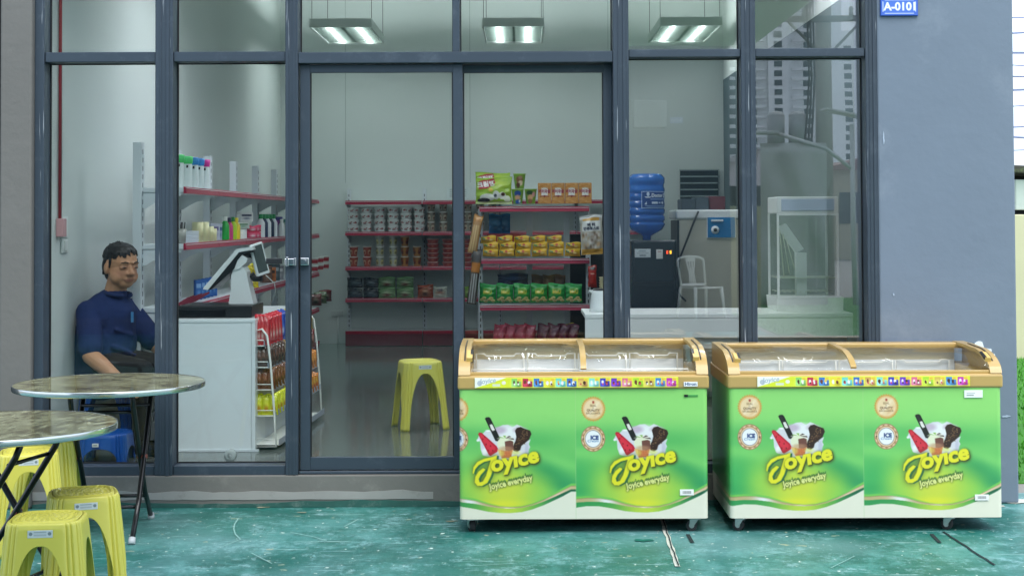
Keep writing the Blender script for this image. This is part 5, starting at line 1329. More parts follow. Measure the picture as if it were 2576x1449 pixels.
# hanging bags either side
def hang(px, py0, py1, wpx, cv, label, seed, tilt=0.0, dy=-.02, name='hanging_snack_bag', rz=0.0):
    h = (py1 - py0) * YC / FPX; w = wpx * YC / FPX
    o = pouch(name, cv, w, h, .05, (XX(px, YC, py1), YC + dy, ZZ(py1, YC, px)), seed=seed, rz=rz); o.rotation_euler.y = tilt; return tag(o, label, 'snack bag')
cv = Canvas(0, 58, 0, 98, 1.2, 'b4aea0'); cv.rect(0, 58, 0, 8, 'c9ccca'); cv.rect(8, 50, 8, 14, 'd09a34'); cv.rect(5, 53, 15, 40, 'dfe0dc'); cv.text('버 터', 29, 28, 10, '24283a', off=.05); cv.text('만쥬토스트', 29, 37, 9, '2e3448', off=.04)
for i in range(70):
    x, y = rnd.uniform(6, 52), rnd.uniform(44, 92); cv.glow(x, y, 3, 5, rnd.choice(['efece4', '8c6a4c', 'c9a070', '6c5038', 'd8d4cc']), .7)
cv.glow(29, 62, 9, 9, 'f2f0ec', .9); cv.glow(29, 62, 4, 5, '4c3020', .7); cv.rect(0, 58, 84, 98, 'c9983c'); cv.rect(0, 1.5, 0, 98, 'dcdcd8'); cv.rect(56.5, 58, 0, 98, 'dcdcd8')
hang(1490, 541, 640, 58, cv, 'clear hanging bag of butter toast with a yellow header, right of the snack shelf', 71, -.05, -.08)
cv = Canvas(0, 20, 0, 60, 1.4, 'b98a58'); [cv.rect(3 + 5 * i, 5.5 + 5 * i, 16, 58, 'ecd09c') for i in range(3)]; cv.rect(0, 20, 0, 10, 'c08a4a')
hang(1188, 540, 636, 24, cv, 'brown stick snack bag hanging at the left side of the snack shelf', 72, .18)
cv = Canvas(0, 20, 0, 80, 1.4, '4a4440'); cv.rect(0, 20, 20, 34, 'c07a34'); [cv.rect(3 + 5 * i, 5.5 + 5 * i, 36, 78, 'c9ccca') for i in range(3)]
hang(1186, 625, 765, 24, cv, 'dark and white stick snack bag hanging lowest left of the snack shelf', 73, .12)
cv = Canvas(0, 16, 0, 40, 1.4, 'a8281f'); cv.rect(3, 13, 3, 8, '2a2a2a'); cv.rect(4, 12, 14, 16, 'e0b0a0')
hang(1490, 668, 722, 22, cv, 'small bright red hanging pack below the butter toast bag', 74)

# ---- goods along the left wall: lengthwise position from the pixel
def onl(px, z, xo=-.05, py=650):
    """point on the left shelving whose front edge projects to px"""
    xf = XG + xo; D = FPX * xf / (px - VPX); return (xf, D, z)
ZL = [FLZ + v + .002 for v in LV]
for i, (px, c2) in enumerate(((450, '5ad87a'), (471, '5ad87a'), (487, '3a8ad0'), (501, '3a8ad0'), (515, 'd83a9a'))):
    p = onl(px, ZL[0], -.08); hh = .20
    t = thing('shampoo_bottle', f'white bottle with a {["bright green", "bright green", "blue", "blue", "pink"][i]} cap on the left shelving top, {ORD[i + 1]} from the glass', 'bottle', p)
    b = MB(); b.lathe([(.001, 0), (.028, 0), (.030, .01), (.030, hh - .055), (.026, hh - .04), (.001, hh - .039)], 20); b.build('body', M('milky_bottle', 'dfe8e6', .3), t)
    b = MB(); b.lathe([(.031, hh - .045), (.034, hh - .03), (.036, hh - .002), (.030, hh + .004), (.001, hh + .005)], 20); b.build('cap', M('cap_' + c2, c2, .35), t)
    b = MB(); b.box(-.0, .012, -.033, -.0295, .13, .147); b.build('label', mBlack, t)
def lbottle(px, z, h, r_, body, cap, label, xo=-.07, cat='bottle', flat=1.0):
    t = thing('bottle', label, cat, onl(px, z, xo))
    b = MB(); b.lathe([(.001, 0), (r_, 0), (r_ * 1.02, .01), (r_, h * .62), (r_ * .45, h * .80), (r_ * .45, h * .84), (.001, h * .84)], 16, sx=flat); b.build('body', M('bt_' + body, body, .3), t)
    b = MB(); b.lathe([(r_ * .55, h * .80), (r_ * .55, h * .99), (.001, h)], 12); b.build('cap', M('bt_' + cap, cap, .4), t); return t
def lbox(px, z, w, h, d, c2, label, xo=-.10, cat='box', acc='f0efe8', word=None):
    cv = Canvas(0, 20, 0, 24, 1.2, c2); cv.rect(2, 18, 4, 10, acc); cv.glow(10, 16, 6, 4, acc, .6)
    t = carton('goods_box', cv, w, h, d, onl(px, z, xo), math.radians(32), c2); return tag(t, label, cat)
z2 = ZL[1]
t = thing('pen_cup', 'clear cup of black pens at the near end of the left shelving', 'pen cup', onl(452, z2, -.05)); b = MB(); b.lathe([(.001, 0), (.035, 0), (.04, .09), (.037, .09), (.032, .005)], 20); b.build('cup', M('smoky_cup', '9a9a94', .2), t)
for i in range(5):
    b = MB(); b.cyl((.02 * math.cos(i * 1.3), .02 * math.sin(i * 1.3), .01), (.032 * math.cos(i * 1.3), .032 * math.sin(i * 1.3), .13), .004, .004, 8); b.build('pen', mBlack, t)
for i in range(6): lb = MB(); lb.box(-.05, .05, -.04, .04, 0, .011, bev=.002); o = lb.build('notepad', M('paper_white', 'dfe3ea', .7), loc=Vector(onl(478, z2, -.07)) + Vector((0, 0, i * .0125)), rotz=.3 + .05 * (i % 2)); tag(o, f'white notepad, {ORD[i + 1]} from the bottom of the pile next to the pen cup', 'notepad', 'white notepads')
for i, (px, h) in enumerate(((497, .13), (512, .13), (524, .10), (532, .085))):
    b = MB(); b.lathe([(.018, 0), (.036, 0), (.036, h), (.018, h)], 22); o = b.build('tape_roll', M('cream_tape', 'd8d3a4', .3, 0, .08), loc=onl(px, z2, -.06)); tag(o, f'cream roll standing on the left shelving, {["tall first", "tall second", "shorter third", "small fourth"][i]} after the notepads', 'roll', 'cream rolls on the left shelving')
lbox(541, z2, .07, .12, .05, 'c9ccd8', 'white and purple boxed tube behind the cream rolls', acc='6a5a90'); lbox(553, z2, .06, .115, .05, 'b9c0d0', 'grey-blue box between the cream rolls and a green bottle', acc='4a6a90')
lbottle(566, z2, .17, .030, '1fa03c', 'e0e4da', 'green bottle with a white cap in the middle of the left shelving'); lbottle(577, z2, .16, .026, 'c83a7a', '2a2440', 'pink bottle beside the green bottle')
lbottle(586, z2, .165, .028, 'a8cc2c', '1f7a34', 'lime bottle with a green cap, left of the yellow tube'); lbottle(594, z2, .16, .030, 'e0c82c', 'e0c82c', 'yellow tube right of the lime bottle')
for j in range(3): lbox(604 + j * 4, z2 + .0, .06, .07, .05, 'dfe2e0', f'white toiletry box below the pink packs, {ORD[j + 1]} from left', xo=-.05 - .03 * j)
lbox(612, z2 + .075, .10, .05, .06, 'd8dcd6', 'white and green tissue box stacked on the toiletry boxes', acc='3a7a4c'); lbox(620, z2 + .13, .11, .07, .07, 'e9e9e6', 'white box with a navy print, topmost of the toiletry pile', acc='24304c')
for j in range(4):
    o = pouch('tissue_pack', pack_cv('d03a5c', 'f0a8b8', 'f0dcdc'), .09, .048, .05, onl(634 + (j % 2) * 9, z2 + (j // 2) * .048 + .002, -.07), .5, seed=80 + j); tag(o, f'pink tissue pack on the left shelving, {["lower left", "lower right", "upper left", "upper right"][j]} of four', 'tissue pack', 'pink tissue packs')
for j in range(5): lbottle(656 + 8 * j, z2, .19, .033, ['e0e4e6', '2a3a5c', 'dfe4e6', '24344c', 'e2e6e8'][j], '1f8a4c', f'{["white", "navy"][j % 2]} bottle with a green cap at the far left shelving, {ORD[j + 1]} in line')
lbox(699, z2, .09, .17, .05, '3a3a80', 'indigo box at the far end of the left shelving', acc='8a4a90'); lbottle(708, z2, .15, .03, 'e4e6e4', 'e4e6e4', 'slim white bottle beside the indigo box'); lbox(716, z2, .09, .15, .05, '3f7a6c', 'green box next to the frame post on the left shelving', acc='a8c4b8')
z3_ = ZL[2]
for i in range(9):
    b = MB(); b.box(-.07, .07, -.006, .006, 0, .012); o = b.build('boxed_pencil', M('maroon_pencil', ['7a2438', '9c4a34', 'b45c30'][i // 3], .4), loc=Vector(onl(452 + i * 6.5, z3_, -.05)) + Vector((0, 0, .012 + .002 * (i % 3))), rotz=.5); o.rotation_euler.y = -.5; tag(o, f'slanting {["maroon", "rust", "orange"][i // 3]} pencil box on the third left shelf, {ORD[i + 1]} from the glass', 'pencil box', 'slanting pencil boxes')
for i in range(5):
    lbox(500 + i * 9.5, z3_, .05, .13, .03, '1a5ca8', f'blue blister pack on the third left shelf, {ORD[i + 1]} from the glass', acc='8ab4e0')
for i in range(4):
    o = pouch('sponge_pack', pack_cv('d8c42c', 'f0e050', 'a89a20'), .16, .09, .06, onl(610 + (i % 2) * 16, z3_ + (i // 2) * .10, -.08), .5, seed=90 + i); tag(o, f'yellow netted pack behind the till screen, {["lower left", "lower right", "upper left", "upper right"][i]} of four', 'pack', 'yellow netted packs')
for i in range(4): lbox(672 + 10 * i, z3_, .09, .14 - .02 * (i % 2), .05, ['6a4a3c', 'c0703c', '4a5a60', '8a8a90'][i], f'{["brown", "orange", "slate", "grey"][i]} box at the far part of the third left shelf', acc=['c9a88c', '3c2418', 'b9c4c8', 'e0e0e0'][i])
cv = Canvas(0, 100, 0, 40, 2, 'dfe0dc'); cv.rect(0, 100, 12, 34, 'a8303c'); cv.rect(30, 42, 12, 34, 'd8a23a'); cv.rect(78, 90, 12, 34, 'd8a23a')
tc_ = cyl_print('tub', [(.001, 0), (.04, 0), (.045, .055), (.048, .057), (.048, .066), (.001, .067)], cv, 24); k = 0
for rr in range(2):
    for cc in range(3):
        o = tc_ if k == 0 else tc_.copy()
        if k: COL.objects.link(o)
        k += 1; p = onl(789 + cc * 14, ZL[2] + rr * .075 + .0, -.06); o.location = p; tag(o, f'red and white tub seen right of the frame post, {["lower", "upper"][rr]} layer, {ORD[cc + 1]} from it', 'tub', 'red and white tubs')
for i in range(3):
    o = pouch('snack_bag', pack_cv(['5c2c2c', '3c4c2c', '6a2c30'][i], 'b0a890', '20241c'), .14, .12, .06, onl(792 + 13 * i, ZL[3], -.08), .4, seed=100 + i); tag(o, f'{["dark red", "dark green", "maroon"][i]} snack bag on the low far end of the left shelving', 'snack bag')

# ================================================================== till counter, snack rack
DCN = 8.74
cx0, cx1 = XX(405, DCN), XX(642, DCN); zct = ZZ(800, DCN)
t = thing('till_counter', 'plain white till counter standing behind the second pane', 'counter', ((cx0 + cx1) / 2, DCN, FLZ)); w = (cx1 - cx0) / 2; h = zct - FLZ
mCnt = M('white_laminate', 'e2e8ea', .3, 0, .02)
b = MB(); b.box(-w + .002, w - .024, .004, .018, .012, h - .02); b.build('front_panel', mCnt, t)
b = MB(); b.box(-w, w, 0, 1.35, h - .019, h, bev=.002, seg=1); b.build('top', mCnt, t)
b = MB(); b.box(w - .022, w, .002, 1.34, .012, h - .0195, bev=.001, seg=1); b.build('side_panel', mCnt, t)
b = MB(); b.box(-w, w + .02, -.004, .02, .001, .012); b.build('plinth', mShelf, t)
# cash drawer and till
t = thing('cash_drawer', 'flat black cash drawer lying on the white counter', 'cash drawer', (XX(548, 8.95), 8.86, zct))
wd = (XX(640, 8.95) - XX(456, 8.95)) / 2
b = MB(); b.box(-wd, wd, 0, .40, .002, .072, bev=.005); b.build('body', mBlack, t); b = MB(); b.box(-wd - .02, wd * .3, -.006, .003, .006, .05, bev=.002); b.build('drawer_front', M('black_gloss', '0c0d0f', .2), t)
DT = 9.05
def pt(px, py, D=DT): v = W(px, py, D); return (v.x, v.z)
t = thing('till', 'white touch-screen till seen from behind, with a small customer display', 'till', (XX(610, DT), DT, ZZ(768, DT)))
def tp(mb, name, mat): o = mb.build(name, mat, t); o.matrix_parent_inverse = Matrix.Translation(-Vector(t.location)); return o
mW = M('white_gloss_plastic', 'e9ecec', .18, 0, .02, coat=.4)
b = MB(); b.prism([pt(*q) for q in ((583, 694), (588, 678), (600, 671), (614, 672), (621, 684), (628, 720), (640, 768), (576, 769), (582, 730))], 'Y', DT - .02, DT + .12); tp(b, 'stand', mW)
b = MB(); b.prism([pt(*q) for q in ((574, 775), (584, 735), (580, 690), (588, 700), (592, 735), (588, 769), (640, 769), (646, 775))], 'Y', DT - .01, DT + .16); tp(b, 'base', mBlack)
b = MB(); b.prism([pt(*q) for q in ((598, 626), (640, 621), (642, 628), (604, 634), (526, 729), (514, 727), (516, 722))], 'Y', DT - .04, DT + .27); tp(b, 'screen_edge', mW)
b = MB(); b.prism([pt(*q) for q in ((604, 635), (640, 629), (641, 634), (612, 640), (600, 655), (592, 676), (560, 705), (534, 728), (527, 729))], 'Y', DT - .035, DT + .262); tp(b, 'screen_back', mBlack)
b = MB(); b.prism([pt(*q) for q in ((575, 668), (590, 643), (605, 637), (625, 650), (622, 660), (604, 676), (588, 680))], 'Y', DT - .03, DT + .2); tp(b, 'hinge', mW)
R = Matrix.Translation(W(652, 652, DT + .05)) @ Matrix.Rotation(math.radians(38), 4, 'Z') @ Matrix.Rotation(math.radians(-16), 4, 'Y')
b = MB(); b.box(-.043, .043, -.012, .012, -.098, .098, bev=.006, mat=R); cd = tp(b, 'customer_display', mW)
b = MB(); b.box(-.033, .033, -.0135, -.0125, -.08, .086, mat=R); o = tp(b, 'display_glass', M('display_grey', '4c5654', .15)); 
b = MB(); b.tube([W(628, 640, DT + .08), W(640, 646, DT + .09), W(650, 660, DT + .09)], .018, 8); b.tube([W(632, 690, DT + .08), W(640, 700, DT + .09), W(660, 700, DT + .09)], .022, 8); tp(b, 'display_arm', mBlack)
b = MB(); b.tube([W(668, 692, DT), W(690, 712, DT), W(694, 735, DT), W(680, 765, DT)], .003, 6); tp(b, 'cable', M('clear_cable', 'a9b0ac', .4))
# snack rack built out of white tube, running away from the glass beside the counter
y0r, y1r = 8.80, 10.25
t = thing('wire_snack_rack', 'white wire rack of sweets and snack packs beside the till counter', 'snack rack', (XX(640, y0r), y0r, FLZ), -.05)
RR = Matrix.Rotation(-.05, 3, 'Z')
xb = 0.004
def fx(z): return .06 + .085 * (1 - (z / .68)) ** .8 if z < .68 else .06
for yy in (.0, y1r - y0r):
    b = MB(); pts = [(xb, yy, .02), (xb, yy, .690), (.045, yy, .700), (.075, yy, .66), (.095, yy, .5), (.118, yy, .2), (.128, yy, .02)]; b.tube(pts, .0065, 8, 0, True); b.build('side_frame', mWire, t)
LR = [.60, .475, .345, .195]
for z in LR + [.03]:
    b = MB(); x1 = .135 - .10 * min(z / .7, 1) ** 1.5 + (.0 if z > .1 else .01)
    b.box(xb, x1, .005, y1r - y0r - .005, z, z + .004); b.box(x1 - .002, x1 + .002, .004, y1r - y0r, z - .004, z + .032, mi=1)
    b.tube([(xb, .0, z + .035), (x1, .0, z + .035)], .003, 6, 0); b.tube([(xb, .0, z + .002), (x1, .0, z + .002)], .003, 6, 0)
    b.build('tray', [mWire, M('grey_ticket_strip', 'a5abb8', .4)], t)
b = MB(); b.box(-.002, .001, .01, y1r - y0r, .02, .66); b.build('back_panel', mShelf, t)
pal = [[('b8202c', 'd84a44', 'e8d8d0'), ('1f3f9c', '3c68c8', 'dfe0e8'), ('d8b02c', 'f0d050', 'a83a20')], [('4c2c20', '8a5a44', '2c1810'), ('a88454', 'd8c090', '6a3c24'), ('6c2c2c', 'd0b0a0', '3c1c18')], [('6a3a24', 'a87050', '3c2014'), ('c06a24', 'e09040', '7c3c14'), ('d07c2c', 'e8a85c', '8a4418')], [('c8cc2c', 'e8e84a', 'c07a24'), ('c9b02c', 'e8d84a', '8a3c1c'), ('c07024', 'e0c040', '9c2c1c')]]
protos = {}
for li, z in enumerate(LR):
    hgt = .155 if li == 0 else .098
    for j in range(16):
        for q in ((0, 1, 2) if j == 0 else (2,)):
            ci = 0 if (j < 5) else (1 if (j in (5, 6) or j % 4 == 0) else 2)
            key = (li, ci)
            if key not in protos: protos[key] = pouch('snack_pack', pack_cv(*pal[li][ci], w=14, h=30), .055 if li else .05, hgt + .02, .045, seed=li * 7 + ci); o = protos[key]
            else: o = protos[key].copy(); COL.objects.link(o)
            o.location = Vector(t.location) + RR @ Vector((.020 + q * (.022 + .007 * li) , .03 + j * .087, z + .005)); o.rotation_euler = (-.10, 0, .15 if j == 0 else .55)
            nm = {0: ['red', 'blue', 'yellow'], 1: ['dark brown', 'beige', 'reddish'], 2: ['brown', 'orange', 'amber'], 3: ['yellow', 'golden', 'orange']}[li][ci]
            tag(o, f'{nm} pack in the {["top", "second", "third", "lowest"][li]} tray of the wire rack, {("front row " + ["left", "middle", "right"][q]) if j == 0 else "row " + str(j + 1) + " going back"}', 'snack pack', 'packs in the wire rack')
b = MB(); b.lathe([(.014, 0), (.034, 0), (.034, .03), (.014, .03)], 26, axis='Y'); o = b.build('tape_roll', M('grey_white_roll', 'aab2b2', .4), loc=(XX(579, 8.36), 8.36, FLZ + .036)); tag(o, 'round pale roll lying on edge on the floor before the till counter', 'roll')
# ================================================================== white table with kettle, cabinet; dispenser, cooler
DTb = 8.62
x0, x1 = XX(1471, DTb), XX(2145, DTb); zt_ = ZZ(791, DTb)
t = thing('white_table', 'long white table with a deep apron along the right panes', 'table', ((x0 + x1) / 2, DTb, FLZ)); w = (x1 - x0) / 2; h = zt_ - FLZ
mTb = M('white_table_top', 'eef1f0', .4, 0, .03)
b = MB(); b.box(-w, w, 0, .55, h - .025, h, bev=.003); b.build('tabletop', mTb, t); b = MB(); b.box(-w + .001, w - .001, .004, .022, h - .135, h - .0255); b.build('apron', mTb, t)
b = MB(); b.box(-w + .02, w - .03, .03, .05, h - .20, h - .1355); b.build('rail', M('white_rail', 'cdd3d1', .5), t)
for sx in (-w + .05, w - .05):
    for yy in (.05, .5):
        b = MB(); b.box(sx - .025, sx + .025, yy - .02, yy + .02, .002, h - .136 if yy > .1 else h - .201, bev=.003); b.build('leg', mTb, t)
t = thing('kettle', 'white electric kettle with a black lid at the left end of the white table', 'kettle', (XX(1510, 8.8), 8.85, zt_))
b = MB(); b.lathe([(.001, 0), (.062, 0), (.06, .03), (.05, .11), (.043, .125), (.001, .126)], 26); b.prism([(-.045, .105), (-.07, .125), (-.04, .128)], 'Y', -.012, .012); b.build('body', mW, t); b = MB(); b.lathe([(.045, .124), (.04, .134), (.001, .137)], 24); b.build('lid', mBlack, t)
b = MB(); b.tube([(.04, 0, .125), (.085, 0, .12), (.09, 0, .06), (.06, 0, .03)], .009, 8); b.build('handle', mBlack, t)
t = thing('paper_cups', 'stack of beige paper cups standing beside the kettle', 'paper cups', (XX(1522, 9.0), 9.02, zt_ ))
b = MB()
for i in range(12): b.lathe([(.028, .0 + i * .016), (.035, .018 + i * .016), (.036, .019 + i * .016)], 18)
b.build('cup_stack', M('beige_paper', 'c9bf9c', .6), t)
# water dispenser
DW = 11.0
t = thing('water_dispenser', 'tall black water dispenser behind the fifth pane, with red and yellow lights', 'water dispenser', (XX(1645, DW), DW, FLZ)); hb = ZZ(606, DW) - FLZ; w = (XX(1703, DW) - XX(1588, DW)) / 2
mDB = M('black_appliance', '14191f', .22, 0, .04, coat=.3)
b = MB(); b.box(-w, w, 0, .34, .002, hb, bev=.012, seg=3); b.build('body', mDB, t)
b = MB(); b.box(-w + .02, w - .02, -.006, .004, hb - .30, hb - .012, bev=.004); b.build('control_panel', M('charcoal_panel', '1f262c', .3), t)
b = MB(); b.box(-w + .02, w - .02, -.004, .003, .1, hb - .34, bev=.004); b.build('door', mDB, t)
c = Canvas(0, 40, 0, 22, .9, 'd9dfe2'); c.rect(10, 28, 4, 7, '9aa4ac'); c.rect(6, 34, 10, 12, 'a8b0b6'); c.rect(12, 28, 15, 18, '5c646c'); c.plane('sticker', .115, .062, t, (-w + .085, -.0085, hb - .125))
c = Canvas(0, 18, 0, 22, .9, 'e6e4e0'); c.rect(4, 14, 4, 6, 'b0706a'); c.plane('sticker', .047, .068, t, (w - .125, -.0085, hb - .135))
for i, (c2) in enumerate(('d8401c', 'f0b02c')):
    b = MB(); b.box(w - .075 + i * .024, w - .062 + i * .024, -.012, -.006, hb - .10, hb - .075, bev=.002); b.build('indicator', M('lamp_' + c2, c2, .3, emit=1.5), t)
mBot = bpy.data.materials.new('blue_water'); mBot.use_nodes = True; N_ = mBot.node_tree.nodes; L_ = mBot.node_tree.links; pb = N_['Principled BSDF']
tc = N_.new('ShaderNodeTexCoord'); nz = N_.new('ShaderNodeTexNoise'); nz.inputs['Scale'].default_value = 5; L_.new(tc.outputs['Object'], nz.inputs['Vector']); mx = N_.new('ShaderNodeMix'); mx.data_type = 'RGBA'; mx.inputs['A'].default_value = (*lin('1450a8'), 1); mx.inputs['B'].default_value = (*lin('3f8ae0'), 1); L_.new(nz.outputs['Fac'], mx.inputs['Factor']); L_.new(mx.outputs['Result'], pb.inputs['Base Color'])
pb.inputs['Roughness'].default_value = .12; pb.inputs['Coat Weight'].default_value = .5
tr = N_.new('ShaderNodeBsdfTransparent'); tr.inputs[0].default_value = (.35, .6, 1, 1); ms = N_.new('ShaderNodeMixShader'); ms.inputs[0].default_value = .35; L_.new(pb.outputs[0], ms.inputs[1]); L_.new(tr.outputs[0], ms.inputs[2]); L_.new(ms.outputs[0], N_['Material Output'].inputs[0])
hB = ZZ(436, DW) - ZZ(604, DW); t2 = thing('water_bottle', 'big blue water bottle upside down on the black dispenser', 'water bottle', (XX(1632, DW), DW + .16, FLZ + hb))
R_ = .135; pr = [(.001, .0), (.03, .0), (.03, .03), (.06, .045), (R_ * .85, .075), (R_, .11)]
for k in range(5): z = .12 + k * .052; pr += [(R_, z), (R_ - .008, z + .008), (R_ - .008, z + .018), (R_, z + .026)]
pr += [(R_, .38), (R_ - .006, .39), (R_ - .006, .41), (R_, .42), (R_, hB - .03), (R_ - .02, hB - .006), (R_ - .03, hB), (.001, hB - .01)]
b = MB(); b.lathe(pr, 40); b.build('bottle_body', mBot, t2)
cv = Canvas(0, 78, 0, 48, .8, '123f86'); cv.rect(0, 78, 0, 1.6, 'c9d8ee'); cv.rect(0, 78, 46.4, 48, 'c9d8ee'); cv.rect(0, 1.6, 0, 48, 'c9d8ee'); cv.rect(76.4, 78, 0, 48, 'c9d8ee')
cv.text('Doctor Q', 52, 16, 14, 'eef2fa', off=.04, wide=.85); cv.poly([(8, 14), (12, 18), (24, 18), (28, 12), (24, 15), (12, 15)], 'e6ecf6'); cv.ell(18, 8, 4, 6, 'cfdcf0'); cv.rect(24, 74, 20, 21.5, '9cb4d8'); cv.rect(24, 74, 23, 24.2, '9cb4d8')
cv.rect(28, 46, 29, 35, 'dfe8f4'); cv.rect(49, 56, 30, 34, 'c9d6ec'); cv.poly([(64, 27), (69, 32), (64, 37), (59, 32)], 'dfe8f4'); cv.poly([(8, 37), (14, 28), (15, 37)], 'c9d6ec'); cv.rect(10, 74, 40, 41.5, '9cb4d8'); cv.rect(16, 70, 43, 44.2, '9cb4d8')
# curved label round the bottle front
surf('label', lambda U, V: ((R_ + .002) * np.sin(-.35 + (U) * 1.55), -(R_ + .002) * np.cos(-.35 + U * 1.55), hB - .13 - .125 * V), cv.w, cv.h, M_print(), t2, col=lambda U, V: cv.a, thick=.0006)
# cooler
DK = 11.2
t = thing('cooler_cabinet', 'beige-sided cooler cabinet with a white lid and a blue dial plate', 'cooler', ((XX(1706, DK) + XX(1893, DK)) / 2, DK, FLZ)); w = (XX(1893, DK) - XX(1712, DK)) / 2; hk = ZZ(553, DK) - FLZ; hk2 = ZZ(530, DK) - FLZ
b = MB(); b.box(-w, w, 0, .55, .05, hk - .004, bev=.01); b.build('body', M('beige_metal', 'c3bfae', .4, .1, .06, 3), t); b = MB(); b.box(-w - .02, w + .01, -.012, .56, hk, hk2, bev=.012, seg=3); b.build('lid', mW, t)
b = MB(); b.box(-w - .012, -w + .004, .004, .5, .06, hk - .01, bev=.002); b.build('dark_side', mBlack, t)
b = MB(); b.box(-.03, .06, -.025, -.0, hk - .02, hk - .006, bev=.004); b.build('lid_handle', mW, t)
px = (XX(1815, DK) - t.location.x); zz = ZZ(600, DK) - FLZ; hw_ = (XX(1850, DK) - XX(1781, DK)) / 2; hh = ZZ(549, DK) - ZZ(600, DK)
b = MB(); b.box(px - hw_ - .006, px + hw_ + .006, -.010, .001, zz - .006, zz + hh + .006, bev=.004); b.box(px - hw_, px + hw_, -.013, -.009, zz, zz + hh, bev=.003, mi=1)
b.lathe([(.001, -.022), (.024, -.020), (.030, -.0135), (.030, -.009)], 24, 0, c=(px - hw_ * .45, 0, zz + hh * .38), axis='Y'); b.lathe([(.001, -.027), (.014, -.024), (.014, -.020)], 20, 2, c=(px - hw_ * .45, 0, zz + hh * .38), axis='Y')
b.build('dial_plate', [mW, M('azure_plate', '1478b4', .2, coat=.5), mBlack], t)
b = MB(); b.tube([W(1757, 532, DK - .04), W(1745, 560, DK - .06), W(1722, 620, DK - .08), W(1706, 660, DK - .08), W(1700, 720, DK - .08), W(1712, 745, DK - .07), W(1725, 757, DK - .03)], .008, 7); o = b.build('black_cable', mBlack); tag(o, 'black cable hanging in front of the cooler cabinet', 'cable')
b = MB(); b.lathe([(.001, 0), (.09, 0), (.10, .05), (.09, .13), (.05, .16), (.001, .16)], 24, sy=.6); o = b.build('rice_cooker', mBlack, loc=(XX(1500, 12.8), 12.8, ZZ(590, 12.8))); tag(o, 'rounded black appliance peeping out right of the snack shelf', 'appliance')
b = MB(); b.box(-.22, .22, 0, .3, .002, ZZ(590, 12.8) - FLZ, bev=.004); o = b.build('dark_stand', M('dark_stand', '23282c', .6), loc=(XX(1500, 12.8), 12.75, FLZ)); tag(o, 'dark stand carrying the rounded black appliance', 'stand')
b = MB(); xl, xr = XX(1712, YB), XX(1808, YB); zl_, zh_ = ZZ(512, YB), ZZ(430, YB)
b.box(xl, xr, YB - .03, YB - .001, zl_, zh_, mi=1)
for k in range(6): b.box(xl - .01, xr + .01, YB - .055, YB - .03, zl_ + (zh_ - zl_) * k / 5 - .008, zl_ + (zh_ - zl_) * k / 5 + .006)
o = b.build('louvre_window', [M('pale_slat', '9aa6a6', .4), M('night_glass', '0d1519', .2)]); tag(o, 'dark louvred window on the back wall above the cooler cabinet', 'window')
for i, (pa, pb, pyt, c2, nm) in enumerate(((1716, 1750, 503, '39434a', 'slate carton on the cooler cabinet, left one'), (1752, 1784, 499, '444e55', 'grey carton on the cooler cabinet, middle one'), (1787, 1826, 496, '5a2028', 'maroon carton on the cooler cabinet, right one'))):
    b = MB(); b.box(XX(pa, DK + .1), XX(pb, DK + .1), DK + .1, DK + .4, FLZ + hk2 + .001, ZZ(pyt, DK + .1), bev=.004); o = b.build('carton', M('cbox_' + c2, c2, .7, 0, .15)); tag(o, nm, 'carton')
# display cabinet on the white table
DD = 8.78
def dx(px): return XX(px, DD)
t = thing('display_cabinet', 'white heated display cabinet with a glass front on the white table', 'display cabinet', ((dx(1951) + dx(2116)) / 2, DD, zt_)); xc = t.location.x; w = (dx(2107) - dx(1952)) / 2; H_ = ZZ(498, DD) - zt_
zb1 = ZZ(751, DD) - zt_; zh = ZZ(540, DD) - zt_; mCab = M('cabinet_white', 'f0f1ee', .35, 0, .03)
b = MB(); b.prism([(-w - .004, 0), (w + .02, 0), (w + .022, zb1 - .006), (-w - .010, zb1 - .006)], 'Y', -.01, .34); b.box(-w - .012, w + .026, -.014, .345, zb1 - .006, zb1, bev=.002, seg=1); b.build('base', mCab, t)
b = MB(); b.box(-w, w, 0, .33, zh, H_, bev=.006); b.build('head_box', mCab, t); c = Canvas(0, 50, 0, 12, 1, 'b9c6e4'); c.plane('sign_plate', 2 * w - .05, H_ - zh - .028, t, (0, -.004, zh + .014))
b = MB()
for sx in (-w + .006, w - .006):
    for yy in (.006, .324): b.box(sx - .006, sx + .006, yy - .006, yy + .006, zb1, zh)
b.box(-w, w, -.002, .01, zh - .012, zh); b.box(-w, w, -.002, .01, zb1, zb1 + .01); b.build('frame', mCab, t)
b = MB(); b.box(-w + .012, w - .012, .002, .006, zb1 + .010, zh - .012); b.build('glass_front', M_glass('cabinet_glass', (.93, .96, .94), .06), t)
b = MB(); b.box(-w + .012, w - .012, .32, .326, zb1, zh - .012); b.build('back_glass', MATS['cabinet_glass'], t)
for z in (zb1 + .03, zb1 + .11):
    b = MB(); b.box(-w + .01, w - .01, .02, .31, z - .002, z + .002) if z > zb1 + .05 else [b.tube([(-w + .02 + k * .03, .02, z), (-w + .02 + k * .03, .31, z)], .003, 5) for k in range(int(2 * w / .03))]
    b.build('rack', M('rack_steel', 'c9ccb8', .3, .7), t)
b = MB()
def dq(px, py): return (dx(px) - xc, ZZ(py, DD) - zt_)
b.prism([dq(1962, 575), dq(1984, 566), dq(2028, 630), dq(2008, 640)], 'Y', .06, .10); b.build('flap', M('flap_white', 'e6e9ea', .4), t)
b = MB(); b.prism([dq(2008, 640), dq(2034, 640), dq(2034, 750), dq(2008, 750)], 'Y', .05, .11); b.build('inner_panel', MATS['flap_white'], t)
for k in range(3):
    b = MB(); a1 = dq(1966 + 8 * k, 580 + 12 * k); a2 = dq(1976 + 14 * k, 700 - 8 * k); b.tube([(a1[0], .05, a1[1]), (a2[0], .05, a2[1])], .003, 6); b.build('rod', MATS['rack_steel'], t)
